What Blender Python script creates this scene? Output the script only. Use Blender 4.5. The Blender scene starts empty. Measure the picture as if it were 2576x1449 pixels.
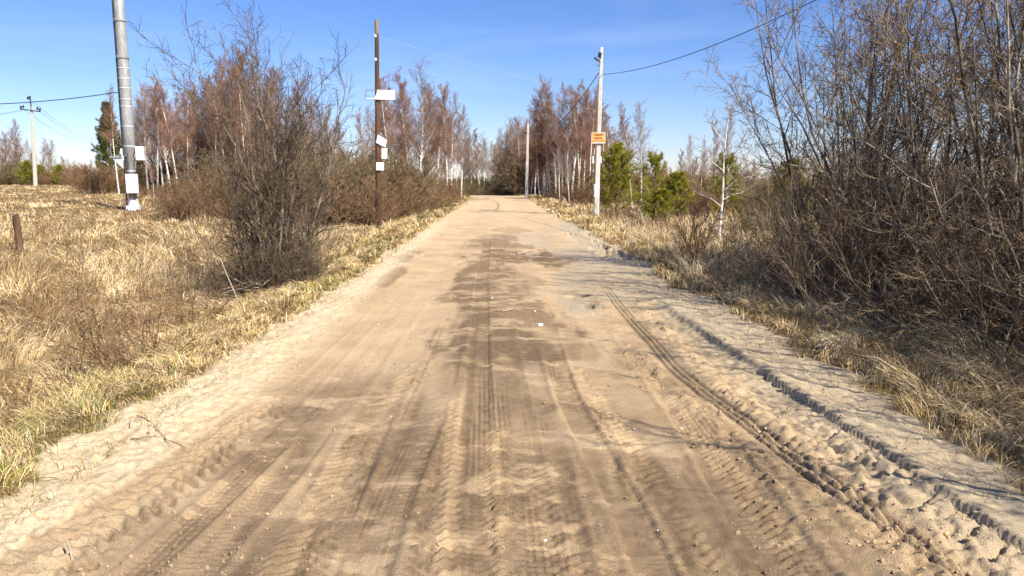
import bpy, bmesh, math, random
import numpy as np
from mathutils import Vector, Matrix

# ------------------------------------------------------------------ camera, sky, sun
SC = bpy.context.scene
COL = SC.collection
PITCH = math.radians(8.4)
EYE = 1.6
FPX, CX, CY = 1874.0, 1288.0, 724.5          # focal length and centre for a 2576 px wide picture
cd = bpy.data.cameras.new("camera")
cd.sensor_width = 36.0
cd.lens = 36.0 * FPX / 2576.0
cd.clip_end = 3000
cd.clip_start = 0.05
cam = bpy.data.objects.new("camera", cd)
COL.objects.link(cam)
cam.location = (0, 0, EYE)
cam.rotation_euler = (math.pi / 2 - PITCH, 0, 0)
SC.camera = cam

SUN_ELEV = math.radians(43)
SUN_AZ = math.radians(135)                    # clockwise from +Y: behind the viewer's right shoulder
w = bpy.data.worlds.new("World")
SC.world = w
w.use_nodes = True
nt = w.node_tree
bg = nt.nodes["Background"]
sky = nt.nodes.new("ShaderNodeTexSky")
sky.sky_type = 'NISHITA'
sky.sun_disc = False
sky.sun_elevation = SUN_ELEV
sky.sun_rotation = SUN_AZ
sky.air_density = 1.0
sky.dust_density = 0.0
sky.ozone_density = 3.0
hs = nt.nodes.new("ShaderNodeHueSaturation")
hs.inputs['Saturation'].default_value = 1.15
tn = nt.nodes.new("ShaderNodeMix"); tn.data_type = 'RGBA'; tn.blend_type = 'MULTIPLY'
tn.inputs[0].default_value = 1.0
tn.inputs[7].default_value = (0.86, 0.90, 1.22, 1)      # clear spring air, a little bluer than the model's
nt.links.new(sky.outputs[0], hs.inputs['Color'])
nt.links.new(hs.outputs[0], tn.inputs[6])
cn = nt.nodes.new("ShaderNodeTexNoise"); cn.inputs['Scale'].default_value = 2.2; cn.inputs['Detail'].default_value = 7; cn.inputs['Distortion'].default_value = .8
cm = nt.nodes.new("ShaderNodeMapping"); cm.inputs['Scale'].default_value = (1.0, 1.6, 7.0); cm.inputs['Rotation'].default_value = (0, .12, .4)
ct_ = nt.nodes.new("ShaderNodeTexCoord")
nt.links.new(ct_.outputs['Generated'], cm.inputs[0]); nt.links.new(cm.outputs[0], cn.inputs['Vector'])
cr = nt.nodes.new("ShaderNodeValToRGB"); cr.color_ramp.elements[0].position = .50; cr.color_ramp.elements[1].position = .80
cr.color_ramp.elements[1].color = (.13, .13, .13, 1)
nt.links.new(cn.outputs[0], cr.inputs[0])
wisp = nt.nodes.new("ShaderNodeMix"); wisp.data_type = 'RGBA'          # thin high cloud
wisp.inputs[7].default_value = (8.5, 9.3, 10.5, 1)
nt.links.new(cr.outputs[0], wisp.inputs[0]); nt.links.new(tn.outputs[2], wisp.inputs[6])
nt.links.new(wisp.outputs[2], bg.inputs[0])
bg.inputs[1].default_value = 0.07
sl = bpy.data.lights.new("sun", 'SUN')
sl.energy = 5.0
sl.angle = math.radians(0.5)
sl.color = (1.0, 0.93, 0.80)
so = bpy.data.objects.new("sun", sl)
COL.objects.link(so)
sd = Vector((math.sin(SUN_AZ) * math.cos(SUN_ELEV), math.cos(SUN_AZ) * math.cos(SUN_ELEV), math.sin(SUN_ELEV)))
so.rotation_euler = sd.to_track_quat('Z', 'Y').to_euler()
so.location = (20, -20, 30)
SC.view_settings.view_transform = 'Standard'
SC.view_settings.look = 'None'
SC.view_settings.exposure = 0.86
SC.view_settings.gamma = 1.0

# ------------------------------------------------------------------ small maths
def ss(a, b, x):
    t = np.clip((x - a) / (b - a), 0, 1)
    return t * t * (3 - 2 * t)

def _hash(ix, iy, seed):
    h = (ix.astype(np.int64) * 374761393 + iy.astype(np.int64) * 668265263 + seed * 1442695041) & 0xffffffff
    h = ((h ^ (h >> 13)) * 1274126177) & 0xffffffff
    h = (h ^ (h >> 16)) & 0xffffffff
    return h / 4294967295.0

def vn(x, y, seed=0):
    x = np.asarray(x, float); y = np.asarray(y, float)
    x, y = np.broadcast_arrays(x, y)
    ix = np.floor(x); iy = np.floor(y)
    fx = x - ix; fy = y - iy
    fx = fx * fx * (3 - 2 * fx); fy = fy * fy * (3 - 2 * fy)
    a = _hash(ix, iy, seed); b = _hash(ix + 1, iy, seed)
    c = _hash(ix, iy + 1, seed); d = _hash(ix + 1, iy + 1, seed)
    return (a * (1 - fx) + b * fx) * (1 - fy) + (c * (1 - fx) + d * fx) * fy

def fbm(x, y, seed=0, o=4):
    s = 0; a = 0.5; t = 0
    for k in range(o):
        s = s + a * vn(np.asarray(x) * 2 ** k + 17.3 * k, np.asarray(y) * 2 ** k - 9.1 * k, seed + k)
        t += a; a *= 0.5
    return s / t

def road_x(y):
    y = np.asarray(y, float)
    return 0.1 - 0.018 * y - 0.006 * np.clip(y - 58, 0, 60) ** 2

def terrain(x, y):
    x = np.asarray(x, float); y = np.asarray(y, float)
    u = x - road_x(np.clip(y, -60, 118))
    z = np.zeros(np.broadcast(x, y).shape)
    al = -u - 2.9
    ar = u - 3.2
    z = z - 0.36 * ss(0, 1.3, al) + 0.16 * ss(2.0, 7, al)
    z = z + 0.95 * ss(24, 85, y) * ss(4, 18, al)
    z = z - 0.22 * ss(0, 2.0, ar) + 0.5 * ss(30, 95, y) * ss(3, 15, ar)
    f = ss(0.3, 2.2, np.maximum(al, ar))
    z = z + f * (0.22 * (fbm(x * 0.45, y * 0.45, 5, 3) - 0.5) + 0.16 * (fbm(x * 1.6, y * 1.6, 9, 3) - 0.5))
    z = z - 0.0012 * np.clip(y - 66, 0, 40) ** 2 * (1 - ss(4, 14, np.abs(u)))
    return z

def H(x, y):
    return float(terrain(np.array([x]), np.array([y]))[0])

def at(dx, dy, z=0.0):
    """ground point seen at picture position (dx, dy)"""
    a = (dx - CX) / FPX; b = -(dy - CY) / FPX
    Y = math.cos(PITCH) + b * math.sin(PITCH); Z = -math.sin(PITCH) + b * math.cos(PITCH)
    t = (z - EYE) / Z
    return (a * t, Y * t)

def pt(dx, dy, y):
    """point at forward distance y seen at picture position (dx, dy)"""
    a = (dx - CX) / FPX; b = -(dy - CY) / FPX
    Y = math.cos(PITCH) + b * math.sin(PITCH); Z = -math.sin(PITCH) + b * math.cos(PITCH)
    t = y / Y
    return Vector((a * t, y, EYE + Z * t))

def base_at(dx, y):
    """ground position at forward distance y in the picture column dx"""
    x = (dx - CX) / FPX * y
    for _ in range(4):
        z = H(x, y)
        x = (dx - CX) / FPX * (y * math.cos(PITCH) + (EYE - z) * math.sin(PITCH))
    return Vector((x, y, H(x, y)))

# ------------------------------------------------------------------ materials
def new_mat(name, rough=0.9, spec=0.2):
    m = bpy.data.materials.new(name)
    m.use_nodes = True
    b = m.node_tree.nodes["Principled BSDF"]
    b.inputs['Roughness'].default_value = rough
    b.inputs['Specular IOR Level'].default_value = spec
    return m, m.node_tree, b

def N(nt, t, **kw):
    n = nt.nodes.new(t)
    for k, v in kw.items():
        if hasattr(n, k): setattr(n, k, v)
        else: n.inputs[k].default_value = v
    return n

def ramp(nt, src, stops):
    r = nt.nodes.new("ShaderNodeValToRGB")
    e = r.color_ramp.elements
    while len(e) < len(stops): e.new(0.5)
    for q, (p, c) in zip(e, stops):
        q.position = p
        q.color = (c[0], c[1], c[2], 1) if not isinstance(c, (int, float)) else (c, c, c, 1)
    nt.links.new(src, r.inputs[0])
    return r.outputs[0]

def mixc(nt, fac, a, b, mode='MIX'):
    m = nt.nodes.new("ShaderNodeMix"); m.data_type = 'RGBA'; m.blend_type = mode
    for s, v in ((0, fac), (6, a), (7, b)):
        if isinstance(v, (int, float)): m.inputs[s].default_value = v
        elif isinstance(v, tuple): m.inputs[s].default_value = (*v, 1)
        else: nt.links.new(v, m.inputs[s])
    return m.outputs[2]

def noise(nt, scale, detail=4, rough=0.6, vec=None, sc=None):
    n = nt.nodes.new("ShaderNodeTexNoise")
    n.inputs['Scale'].default_value = scale; n.inputs['Detail'].default_value = detail; n.inputs['Roughness'].default_value = rough
    tc = nt.nodes.new("ShaderNodeTexCoord")
    v = tc.outputs['Object']
    if sc:
        mp = nt.nodes.new("ShaderNodeMapping"); mp.inputs['Scale'].default_value = sc
        nt.links.new(v, mp.inputs[0]); v = mp.outputs[0]
    nt.links.new(v, n.inputs['Vector'])
    return n.outputs[0]

def bump(nt, b, h, strength, dist):
    n = nt.nodes.new("ShaderNodeBump"); n.inputs['Strength'].default_value = strength; n.inputs['Distance'].default_value = dist
    nt.links.new(h, n.inputs['Height']); nt.links.new(n.outputs[0], b.inputs['Normal'])

def simple(name, c1, c2, scale=6, rough=0.9, spec=0.2, sc=None, bmp=0, lo=0.35, hi=0.65, metal=0):
    m, nt, b = new_mat(name, rough, spec)
    nz = noise(nt, scale, 5, 0.6, sc=sc)
    nt.links.new(ramp(nt, nz, [(lo, c1), (hi, c2)]), b.inputs['Base Color'])
    b.inputs['Metallic'].default_value = metal
    if bmp: bump(nt, b, nz, bmp, 0.02)
    return m

M = {}
M['willow_bark'] = simple('willow_bark', (0.045, 0.034, 0.024), (0.26, 0.21, 0.15), 5, sc=(1, 1, .5))
M['willow_twig'] = simple('willow_twig', (0.045, 0.032, 0.022), (0.25, 0.175, 0.115), 4, lo=.42, hi=.62)
M['thicket_bark'] = simple('thicket_bark', (0.07, 0.052, 0.035), (0.55, 0.48, 0.37), 4, sc=(1, 1, .5), lo=.42, hi=.7)
M['thicket_twig'] = simple('thicket_twig', (0.075, 0.047, 0.028), (0.43, 0.31, 0.19), 3.5, lo=.42, hi=.62)  # wide tone spread paints in sunlit twigs and black gaps
M['brush_twig'] = simple('brush_twig', (0.15, 0.088, 0.046), (0.32, 0.20, 0.11), 1.2)
M['brush_olive'] = simple('brush_olive', (0.12, 0.092, 0.045), (0.26, 0.205, 0.115), 1.2)
M['birch_twig'] = simple('birch_twig', (0.19, 0.102, 0.064), (0.40, 0.24, 0.16), 0.6)
M['grey_twig'] = simple('grey_twig', (0.20, 0.135, 0.105), (0.38, 0.28, 0.23), 0.6)
M['dead_wood'] = simple('dead_wood', (0.28, 0.23, 0.17), (0.48, 0.41, 0.32), 8, sc=(1, 1, 3))
M['needles'] = simple('needles', (0.15, 0.15, 0.010), (0.36, 0.34, 0.03), 3, rough=.6)
M['dark_needles'] = simple('dark_needles', (0.05, 0.065, 0.012), (0.14, 0.155, 0.03), 2, rough=.6)
M['pine_bark'] = simple('pine_bark', (0.10, 0.065, 0.04), (0.20, 0.13, 0.08), 8)
M['concrete'] = simple('concrete', (0.46, 0.43, 0.37), (0.62, 0.58, 0.50), 7, bmp=.3, sc=(1, 1, .35))
M['galvanised'] = simple('galvanised', (0.27, 0.27, 0.26), (0.40, 0.40, 0.385), 9, rough=.5, spec=.5, sc=(1, 1, .25), metal=.15)
M['bright_metal'] = simple('bright_metal', (0.6, 0.61, 0.62), (0.7, 0.71, 0.72), 12, rough=.45, spec=.5, metal=.2)
M['dark_metal'] = simple('dark_metal', (0.03, 0.032, 0.036), (0.06, 0.062, 0.066), 12, rough=.5, spec=.4)
M['cabinet_white'] = simple('cabinet_white', (0.78, 0.79, 0.80), (0.84, 0.84, 0.84), 4, rough=.45, spec=.4)
M['pole_wood'] = simple('pole_wood', (0.07, 0.034, 0.018), (0.155, 0.082, 0.044), 9, sc=(1, 1, .08), bmp=.5)
M['pole_top_wood'] = simple('pole_top_wood', (0.17, 0.12, 0.08), (0.30, 0.22, 0.15), 9, sc=(1, 1, .08), bmp=.5)
M['stub_wood'] = simple('stub_wood', (0.035, 0.018, 0.012), (0.085, 0.045, 0.03), 9, sc=(1, 1, .08), bmp=.5)
M['post_wood'] = simple('post_wood', (0.05, 0.03, 0.018), (0.17, 0.105, 0.06), 14, sc=(1, 1, .1), bmp=.7)
M['paper'] = simple('paper', (0.72, 0.71, 0.68), (0.82, 0.81, 0.79), 5)
M['old_board'] = simple('old_board', (0.60, 0.54, 0.46), (0.82, 0.80, 0.77), 3, lo=.3, hi=.5)
M['orange_board'] = simple('orange_board', (0.78, 0.36, 0.12), (0.82, 0.42, 0.16), 3)
M['sign_red'] = simple('sign_red', (0.70, 0.10, 0.02), (0.75, 0.13, 0.03), 3)
M['sign_ink'] = simple('sign_ink', (0.06, 0.015, 0.01), (0.09, 0.02, 0.012), 3)
M['porcelain'] = simple('porcelain', (0.75, 0.75, 0.73), (0.82, 0.82, 0.8), 3, rough=.2, spec=.5)
M['cable'] = simple('cable', (0.035, 0.045, 0.06), (0.05, 0.06, 0.08), 3, rough=.5)
M['wire'] = simple('wire', (0.4, 0.42, 0.45), (0.5, 0.52, 0.55), 3, rough=.4, spec=.5)
M['stone'] = simple('stone', (0.45, 0.41, 0.35), (0.72, 0.68, 0.62), 20)

def birch_bark():
    m, nt, b = new_mat('birch_bark', .8, .2)
    n1 = noise(nt, 7, 4, .6, sc=(.6, .6, 1.6))
    n2 = noise(nt, 1.1, 3, .5)
    base = ramp(nt, n2, [(.35, (.62, .56, .48)), (.65, (.80, .77, .72))])
    mask = ramp(nt, n1, [(.55, 0.0), (.62, 1.0)])
    c = mixc(nt, mask, base, (.07, .055, .045))
    tc = nt.nodes.new("ShaderNodeTexCoord"); sp = nt.nodes.new("ShaderNodeSeparateXYZ")
    nt.links.new(tc.outputs['Object'], sp.inputs[0])
    top = ramp(nt, N_div(nt, sp.outputs[2], 10.0), [(.76, 0.0), (1.0, 1.0)])
    c = mixc(nt, top, c, (.20, .125, .095))
    nt.links.new(c, b.inputs['Base Color'])
    return m
def N_div(nt, s, d):
    n = nt.nodes.new("ShaderNodeMath"); n.operation = 'DIVIDE'
    nt.links.new(s, n.inputs[0]); n.inputs[1].default_value = d
    return n.outputs[0]
M['birch_bark'] = birch_bark()

def attr_mat(name, rough=.85, transl=0.0):
    m, nt, b = new_mat(name, rough, .15)
    a = nt.nodes.new("ShaderNodeAttribute"); a.attribute_name = 'tint'
    nt.links.new(a.outputs['Color'], b.inputs['Base Color'])
    return m
M['blades'] = attr_mat('dry_blades')
M['clods'] = attr_mat('clods', .95)

def attr_f(nt, name):
    a = nt.nodes.new("ShaderNodeAttribute"); a.attribute_name = name
    return a.outputs['Fac']

def road_mat():
    m, nt, b = new_mat('sandy_road', .95, .1)
    big = noise(nt, 1.3, 5, .6)
    mid = noise(nt, 14, 5, .65)
    fine = noise(nt, 150, 3, .7)
    sand = ramp(nt, big, [(.35, (.475, .335, .192)), (.65, (.575, .425, .262))])
    damp = ramp(nt, mid, [(.3, (.165, .111, .064)), (.7, (.228, .157, .094))])
    c = mixc(nt, attr_f(nt, 'damp'), sand, damp)
    pale = ramp(nt, mid, [(.3, (.58, .46, .29)), (.7, (.70, .58, .395))])
    c = mixc(nt, attr_f(nt, 'pale'), c, pale)
    grey = ramp(nt, mid, [(.3, (.36, .295, .205)), (.7, (.47, .40, .29))])
    c = mixc(nt, attr_f(nt, 'grey'), c, grey)
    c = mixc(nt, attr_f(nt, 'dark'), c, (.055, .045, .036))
    soil = ramp(nt, mid, [(.35, (.13, .085, .043)), (.65, (.27, .195, .095))])
    c = mixc(nt, attr_f(nt, 'soil'), c, soil)
    sp = ramp(nt, fine, [(.3, .60), (.7, 1.28)])
    c = mixc(nt, 1.0, c, sp, 'MULTIPLY')
    nt.links.new(c, b.inputs['Base Color'])
    ad = nt.nodes.new("ShaderNodeMath"); ad.operation = 'ADD'
    nt.links.new(fine, ad.inputs[0]); nt.links.new(mid, ad.inputs[1])
    bump(nt, b, ad.outputs[0], .8, .014)
    return m
M['road'] = road_mat()

def ground_mat():
    m, nt, b = new_mat('thatch', .95, .1)  # brown thatch; its dark tones also stand for shade between the blades
    big = noise(nt, .35, 5, .6); mid = noise(nt, 9, 5, .7)
    a = ramp(nt, mid, [(.3, (.12, .075, .035)), (.55, (.30, .21, .095)), (.75, (.48, .36, .18))])
    c = ramp(nt, mid, [(.3, (.07, .045, .025)), (.7, (.20, .13, .07))])
    f = ramp(nt, big, [(.42, 0.0), (.6, 1.0)])
    nt.links.new(mixc(nt, f, a, c), b.inputs['Base Color'])
    bump(nt, b, mid, .8, .05)
    return m
M['ground'] = ground_mat()

# ------------------------------------------------------------------ mesh helpers
def np_mesh(name, V, F, smooth=True, attrs=None):
    V = np.ascontiguousarray(V, dtype=np.float32).reshape(-1, 3)
    F = np.ascontiguousarray(F, dtype=np.int32)
    k = F.shape[1]
    me = bpy.data.meshes.new(name)
    me.vertices.add(len(V)); me.vertices.foreach_set('co', V.ravel())
    me.loops.add(F.size); me.loops.foreach_set('vertex_index', F.ravel())
    me.polygons.add(len(F)); me.polygons.foreach_set('loop_start', np.arange(0, F.size, k, dtype=np.int32))
    me.polygons.foreach_set('use_smooth', np.full(len(F), smooth))
    for an, (typ, arr) in (attrs or {}).items():
        a = me.attributes.new(an, typ, 'POINT')
        a.data.foreach_set('color' if typ == 'FLOAT_COLOR' else 'value', np.ascontiguousarray(arr, dtype=np.float32).ravel())
    me.update(calc_edges=True)
    return me

def link(name, me, mat=None, parent=None):
    o = bpy.data.objects.new(name, me)
    COL.objects.link(o)
    if mat is not None and me is not None:
        me.materials.clear(); me.materials.append(mat)
    if parent: o.parent = parent
    return o

def tag(o, label, cat, group=None):
    o['label'] = label; o['category'] = cat
    if group: o['group'] = group
    return o

def thing(name, label, cat, loc=(0, 0, 0), rz=0.0, group=None):
    o = bpy.data.objects.new(name, None)
    COL.objects.link(o)
    o.location = loc; o.rotation_euler = (0, 0, rz); o.empty_display_size = .2
    return tag(o, label, cat, group)

def kind(o, k):
    o['kind'] = k; return o

def dup(root, loc, rz, label, group, scale=1.0, tilt=(0, 0)):
    r = root.copy(); COL.objects.link(r)
    r.location = loc; r.rotation_euler = (tilt[0], tilt[1], rz); r.scale = scale if isinstance(scale, tuple) else (scale,) * 3
    r['label'] = label
    if group: r['group'] = group
    for ch in list(root.children):
        c = ch.copy(); COL.objects.link(c); c.parent = r
    return r

def tubes(P, R, S=3):
    """P (n,k,3) centre lines, R (n,k) radii -> vertices, quads"""
    n, k, _ = P.shape
    T = np.empty_like(P)
    T[:, 1:-1] = P[:, 2:] - P[:, :-2]; T[:, 0] = P[:, 1] - P[:, 0]; T[:, -1] = P[:, -1] - P[:, -2]
    T /= np.linalg.norm(T, axis=2, keepdims=True) + 1e-9
    ref = np.zeros_like(T); ref[..., 0] = 1.0
    big = np.abs(T[:, :1, 0]) > 0.8
    ref[big[:, 0]] = (0, 1, 0)
    A = np.cross(T, ref); A /= np.linalg.norm(A, axis=2, keepdims=True) + 1e-9
    B = np.cross(T, A)
    th = np.arange(S) * 2 * np.pi / S
    V = P[:, :, None, :] + R[:, :, None, None] * (np.cos(th)[None, None, :, None] * A[:, :, None, :] + np.sin(th)[None, None, :, None] * B[:, :, None, :])
    idx = np.arange(n * k * S).reshape(n, k, S)
    a = idx[:, :-1, :]; b = np.roll(a, -1, axis=2)
    c = np.roll(idx[:, 1:, :], -1, axis=2); d = idx[:, 1:, :]
    F = np.stack([a, b, c, d], axis=-1).reshape(-1, 4)
    return V.reshape(-1, 3), F

def join(parts):
    Vs, Fs, o = [], [], 0
    for V, F in parts:
        Vs.append(V); Fs.append(F + o); o += len(V)
    return np.concatenate(Vs), np.concatenate(Fs)

def norm(v):
    return v / (np.linalg.norm(v, axis=-1, keepdims=True) + 1e-9)

def paths(rng, p, d, L, K, wander, up, r0, r1, pw=1.0):
    n = len(p)
    P = np.empty((n, K, 3)); P[:, 0] = p
    st = (L / (K - 1))[:, None]
    for k in range(1, K):
        d = d + wander * rng.normal(size=(n, 3))
        d[:, 2] += up
        d = norm(d)
        P[:, k] = P[:, k - 1] + d * st
    t = np.linspace(0, 1, K)[None, :] ** pw
    R = r0[:, None] * (1 - t) + r1 * t
    return P, R

def child(rng, PP, RR, n, t0, t1, ang, asd, frac, K, wander, up, ratio, rmin, rtip, ltaper=0.5, labs=None, bias=None):
    Np, Kp, _ = PP.shape
    idx = np.repeat(np.arange(Np), n)
    m = len(idx)
    t = t0 + (t1 - t0) * ((np.tile(np.arange(n), Np) + rng.random(m)) / n)
    f = t * (Kp - 1); i = np.minimum(f.astype(int), Kp - 2); w = (f - i)[:, None]
    pos = PP[idx, i] * (1 - w) + PP[idx, i + 1] * w
    tan = norm(PP[idx, i + 1] - PP[idx, i])
    pr = RR[idx, i] * (1 - w[:, 0]) + RR[idx, i + 1] * w[:, 0]
    v = rng.normal(size=(m, 3))
    if bias is not None: v = v + bias
    v = v - (v * tan).sum(1, keepdims=True) * tan
    v = norm(v)
    a = np.radians(ang + asd * rng.normal(size=m))[:, None]
    d = np.cos(a) * tan + np.sin(a) * v
    d[:, 2] += up; d = norm(d)
    plen = np.linalg.norm(np.diff(PP, axis=1), axis=2).sum(1)[idx]
    L = (plen * frac if labs is None else np.full(m, labs)) * (1 - ltaper * t) * rng.uniform(.55, 1.25, m)
    r0 = np.maximum(pr * ratio, rmin)
    return paths(rng, pos, d, L, K, wander, up * .25, r0, rtip)

# ------------------------------------------------------------------ ground
def axis(lo, hi, fine, growth):
    pos = [0.0]; s = fine
    while pos[-1] < hi:
        pos.append(pos[-1] + s); s *= growth
    neg = [0.0]; s = fine
    while neg[-1] > lo:
        neg.append(neg[-1] - s); s *= growth
    return np.array(sorted(set(neg[1:] + pos)))

gx = axis(-420, 420, .16, 1.028)
gy = axis(-60, 900, .16, 1.022)
GX, GY = np.meshgrid(gx, gy)
GZ = terrain(GX, GY)
GU = GX - road_x(np.clip(GY, -60, 118))
GZ = GZ - 0.14 * (1 - ss(3.2, 3.75, np.abs(GU))) * (GY < 120)
nx, ny = len(gx), len(gy)
idx = np.arange(nx * ny).reshape(ny, nx)
F = np.stack([idx[:-1, :-1], idx[:-1, 1:], idx[1:, 1:], idx[1:, :-1]], -1).reshape(-1, 4)
kind(link('ground', np_mesh('ground', np.stack([GX, GY, GZ], -1), F), M['ground']), 'structure')

# ------------------------------------------------------------------ road with its ruts
def track(pts):
    g = sorted([at(*p) for p in pts], key=lambda q: q[1])
    ys = np.array([q[1] for q in g]); xs = np.array([q[0] for q in g])
    # extrapolate towards the viewer
    s = (xs[1] - xs[0]) / (ys[1] - ys[0])
    ys = np.concatenate([[ys[0] - 3], ys]); xs = np.concatenate([[xs[0] - 3 * s], xs])
    return xs, ys

def smooth_interp(y, ys, xs):
    return (np.interp(y, ys, xs) + np.interp(y - .25, ys, xs) + np.interp(y + .25, ys, xs)) / 3

def road_detail(x, y):
    n_big = fbm(x * .9, y * .45, 21, 4); n_mid = fbm(x * 4, y * 2.2, 31, 4); n_fine = fbm(x * 17, y * 17, 41, 3)
    n_str = fbm(x * 9, y * .8, 51, 4)                      # long streaks along the road
    u = x - road_x(y)
    dz = (n_big - .5) * .05 + (n_mid - .5) * .018
    damp = np.zeros_like(x); pale = np.zeros_like(x); grey = np.zeros_like(x); dark = np.zeros_like(x); rough = np.zeros_like(x)
    # ragged sandy edges
    edge_l = -2.42 - .35 * (fbm(y * .5, y * 0 + 3, 61, 3) - .5) - .5 * (fbm(x * 3, y * 3, 62, 3) - .5) - .22 * ss(6.5, 3.5, y)
    edge_r = 2.62 + .5 * (fbm(y * .5, y * 0 + 8, 63, 3) - .5) + .5 * (fbm(x * 3, y * 3, 64, 3) - .5) + .12 * ss(8, 4, y) - .35 * ss(16, 36, y)
    soil = np.maximum(ss(0, .16, edge_l - u), ss(0, .16, u - edge_r))
    near = 1 - ss(18, 34, y)
    pl = ss(-1.75, -2.15, u) * (.55 + .9 * (n_mid - .3))
    pr = ss(1.45, 2.1, u) * (.5 + .9 * (n_mid - .3))
    grey = np.maximum(grey, .55 * ss(1.75, 2.1, u) * near)  # right bank greyed in the colour for the shade of overhanging branches
    pale = np.clip(np.maximum(pl * near, .6 * pr * near) + .35 * ss(16, 40, y) * n_big, 0, 1)
    rough = np.maximum(rough, np.maximum(ss(-1.7, -2.2, u), ss(1.5, 2.1, u)))
    dz += (n_fine - .5) * .007 + rough * (1 - .6 * ss(0, .5, u)) * ((n_fine - .5) * .05 + (fbm(x * 5 + 3 * n_mid, y * 11 + 3 * n_big, 71, 4) - .5) * .045)
    dz += .035 * np.exp(-((u + 2.2) / .22) ** 2) + .02 * np.exp(-((u - 2.05) / .18) ** 2) * ss(16, 10, y)
    # wide worn lanes: gentle troughs
    for c, wd, dp in ((-1.15, .5, .025), (.9, .55, .03)):
        dz -= dp * np.exp(-((u - c) / wd) ** 2)

    def band(pts, hw, soft=.3, y0=None, y1=None):
        xs, ys = track(pts)
        v = x - smooth_interp(y, ys, xs)
        m = ss(1, 1 - soft, np.abs(v) / hw)
        ymax = ys[-1] if y1 is None else y1
        m = m * ss(ymax * 1.03, ymax * .9, y)
        if y0 is not None: m = m * ss(y0 * .95, y0 * 1.05, y)
        return v, m

    # dusty brown base of the near half: streaky damp sand
    nearmask = ss(6.6, 4.3, y + 1.0 * (n_big - .5) * 4) * ss(2.0, 1.3, np.abs(u + .1))
    mid_strip = ss(.75, .35, np.abs(u + .05) + .5 * (n_big - .5)) * ss(15, 11, y) * ss(3.5, 4.5, y)
    damp = np.maximum(damp, mid_strip * (.62 + .9 * (n_str - .5) + .5 * (n_mid - .5)))
    damp = np.maximum(damp, nearmask * (.80 + 1.2 * (n_str - .5) + .5 * (n_big - .5)))
    # car tyres: (points in the picture, half width m, damp, depth)
    cars = [
        ([(340, 1440), (540, 1260), (730, 1085)], .085, .85, .012, None),
        ([(760, 1440), (850, 1230), (930, 1060)], .14, .62, .006, None),
        ([(905, 1440), (975, 1260), (1060, 1080)], .13, .80, .010, None),
        ([(1185, 1440), (1190, 1200), (1200, 1000), (1205, 850), (1212, 700), (1225, 600)], .11, .85, .008, None),
        ([(1330, 1440), (1315, 1200), (1290, 1000), (1270, 820), (1260, 700)], .26, .42, .004, None),
        ([(1250, 1100), (1235, 900), (1230, 780)], .24, .75, .003, None),
        ([(1650, 1440), (1570, 1250), (1490, 1120), (1425, 990), (1390, 880)], .10, .78, .012, None),
        ([(2010, 1440), (1880, 1250), (1800, 1120), (1700, 980)], .17, .30, .016, None),
        ([(60, 1420), (330, 1240), (560, 1080), (660, 1000)], .10, .42, .012, None),
        ([(480, 1440), (700, 1200), (800, 1080)], .10, .35, .006, None),
    ]
    for pts, hw, dm, dp, _ in cars:
        v, m = band(pts, hw, .18)
        brk = np.clip(.72 + 1.4 * (fbm(x * 2.2, y * .9, int(pts[0][0]) + 7, 3) - .35), 0, 1)
        damp = np.maximum(damp, m * dm * brk)
        damp = np.clip(damp + m * .16 * np.cos(v * 2 * np.pi / .034 + 2 * n_mid) * ss(14, 7, y) * ss(.5, .68, n_str), 0, 1)
        pale = pale * (1 - .8 * m)
        rough = rough * (1 - m)
        dz -= dp * m
        dz += .007 * np.exp(-((np.abs(v) - hw * 1.12) / .022) ** 2) * ss(12, 5, y)
        dz += m * brk * .0026 * np.cos(v * 2 * np.pi / .034) * ss(10, 5, y) * ss(.42, .6, n_str)
        dz += m * brk * .0026 * np.cos(y * 2 * np.pi / .045 + np.sign(v) * 1.3 + 5 * n_mid) * ss(7, 4, y) * ss(.40, .58, n_mid)
    g3 = [(1570, 780), (1640, 850), (1700, 920), (1770, 980), (1850, 1035), (2030, 1170), (2200, 1290), (2430, 1445)]
    vg, mg = band(g3, .15, .5)
    # lug marks of tractor tyres
    lugs = [
        ([(150, 1440), (400, 1240), (590, 1095), (720, 985)], .17, .58, .017, .105, 1),
        ([(1090, 1440), (1105, 1250), (1120, 1120), (1130, 1000)], .12, .40, .012, .085, -1),
        ([(830, 1250), (900, 1120), (1000, 1000), (1080, 880)], .16, .25, .009, .075, 1),
        ([(1800, 1440), (1650, 1260), (1560, 1110), (1470, 980), (1400, 880)], .15, .20, .012, .07, -1),
        ([(1260, 1250), (1255, 1120), (1250, 1000)], .10, .1, .008, .06, 1),
        ([(2080, 1440), (1930, 1250), (1790, 1090), (1650, 950), (1560, 850)], .17, .28, .014, .062, 1),
        ([(2290, 1440), (2100, 1270), (1920, 1100), (1750, 960)], .20, .15, .018, .085, -1),
        ([(1480, 1440), (1420, 1280), (1380, 1150)], .2, .12, .008, .07, 1),
    ]
    for pts, hw, dm, dp, pitch, sg in lugs:
        v, m = band(pts, hw, .4)
        m = m * (1 - mg)
        jit = 1.6 * (n_mid - .5) + .8 * (n_big - .5)
        ph = (y + sg * np.abs(v) * .75) / pitch + jit
        rid = np.abs(((ph % 1) - .5) * 2)
        brk = np.clip(.25 + 2.2 * (fbm(x * 3.1, y * 1.7, int(pts[0][1]) + int(pts[0][0]), 3) - .36), 0, 1)
        dz += m * brk * dp * (ss(.25, .75, rid) - .5) * 2.3 + m * (n_fine - .5) * .026
        damp = np.maximum(damp, m * dm * (.6 + .7 * (n_mid - .3)))
        damp = np.maximum(damp, m * brk * (.25 + .55 * ss(.55, .3, rid)) * ss(11, 7, y))
    # three narrow grooves of a bicycle or trailer wheel
    v, m = vg, mg
    dz -= .014 * m
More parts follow.
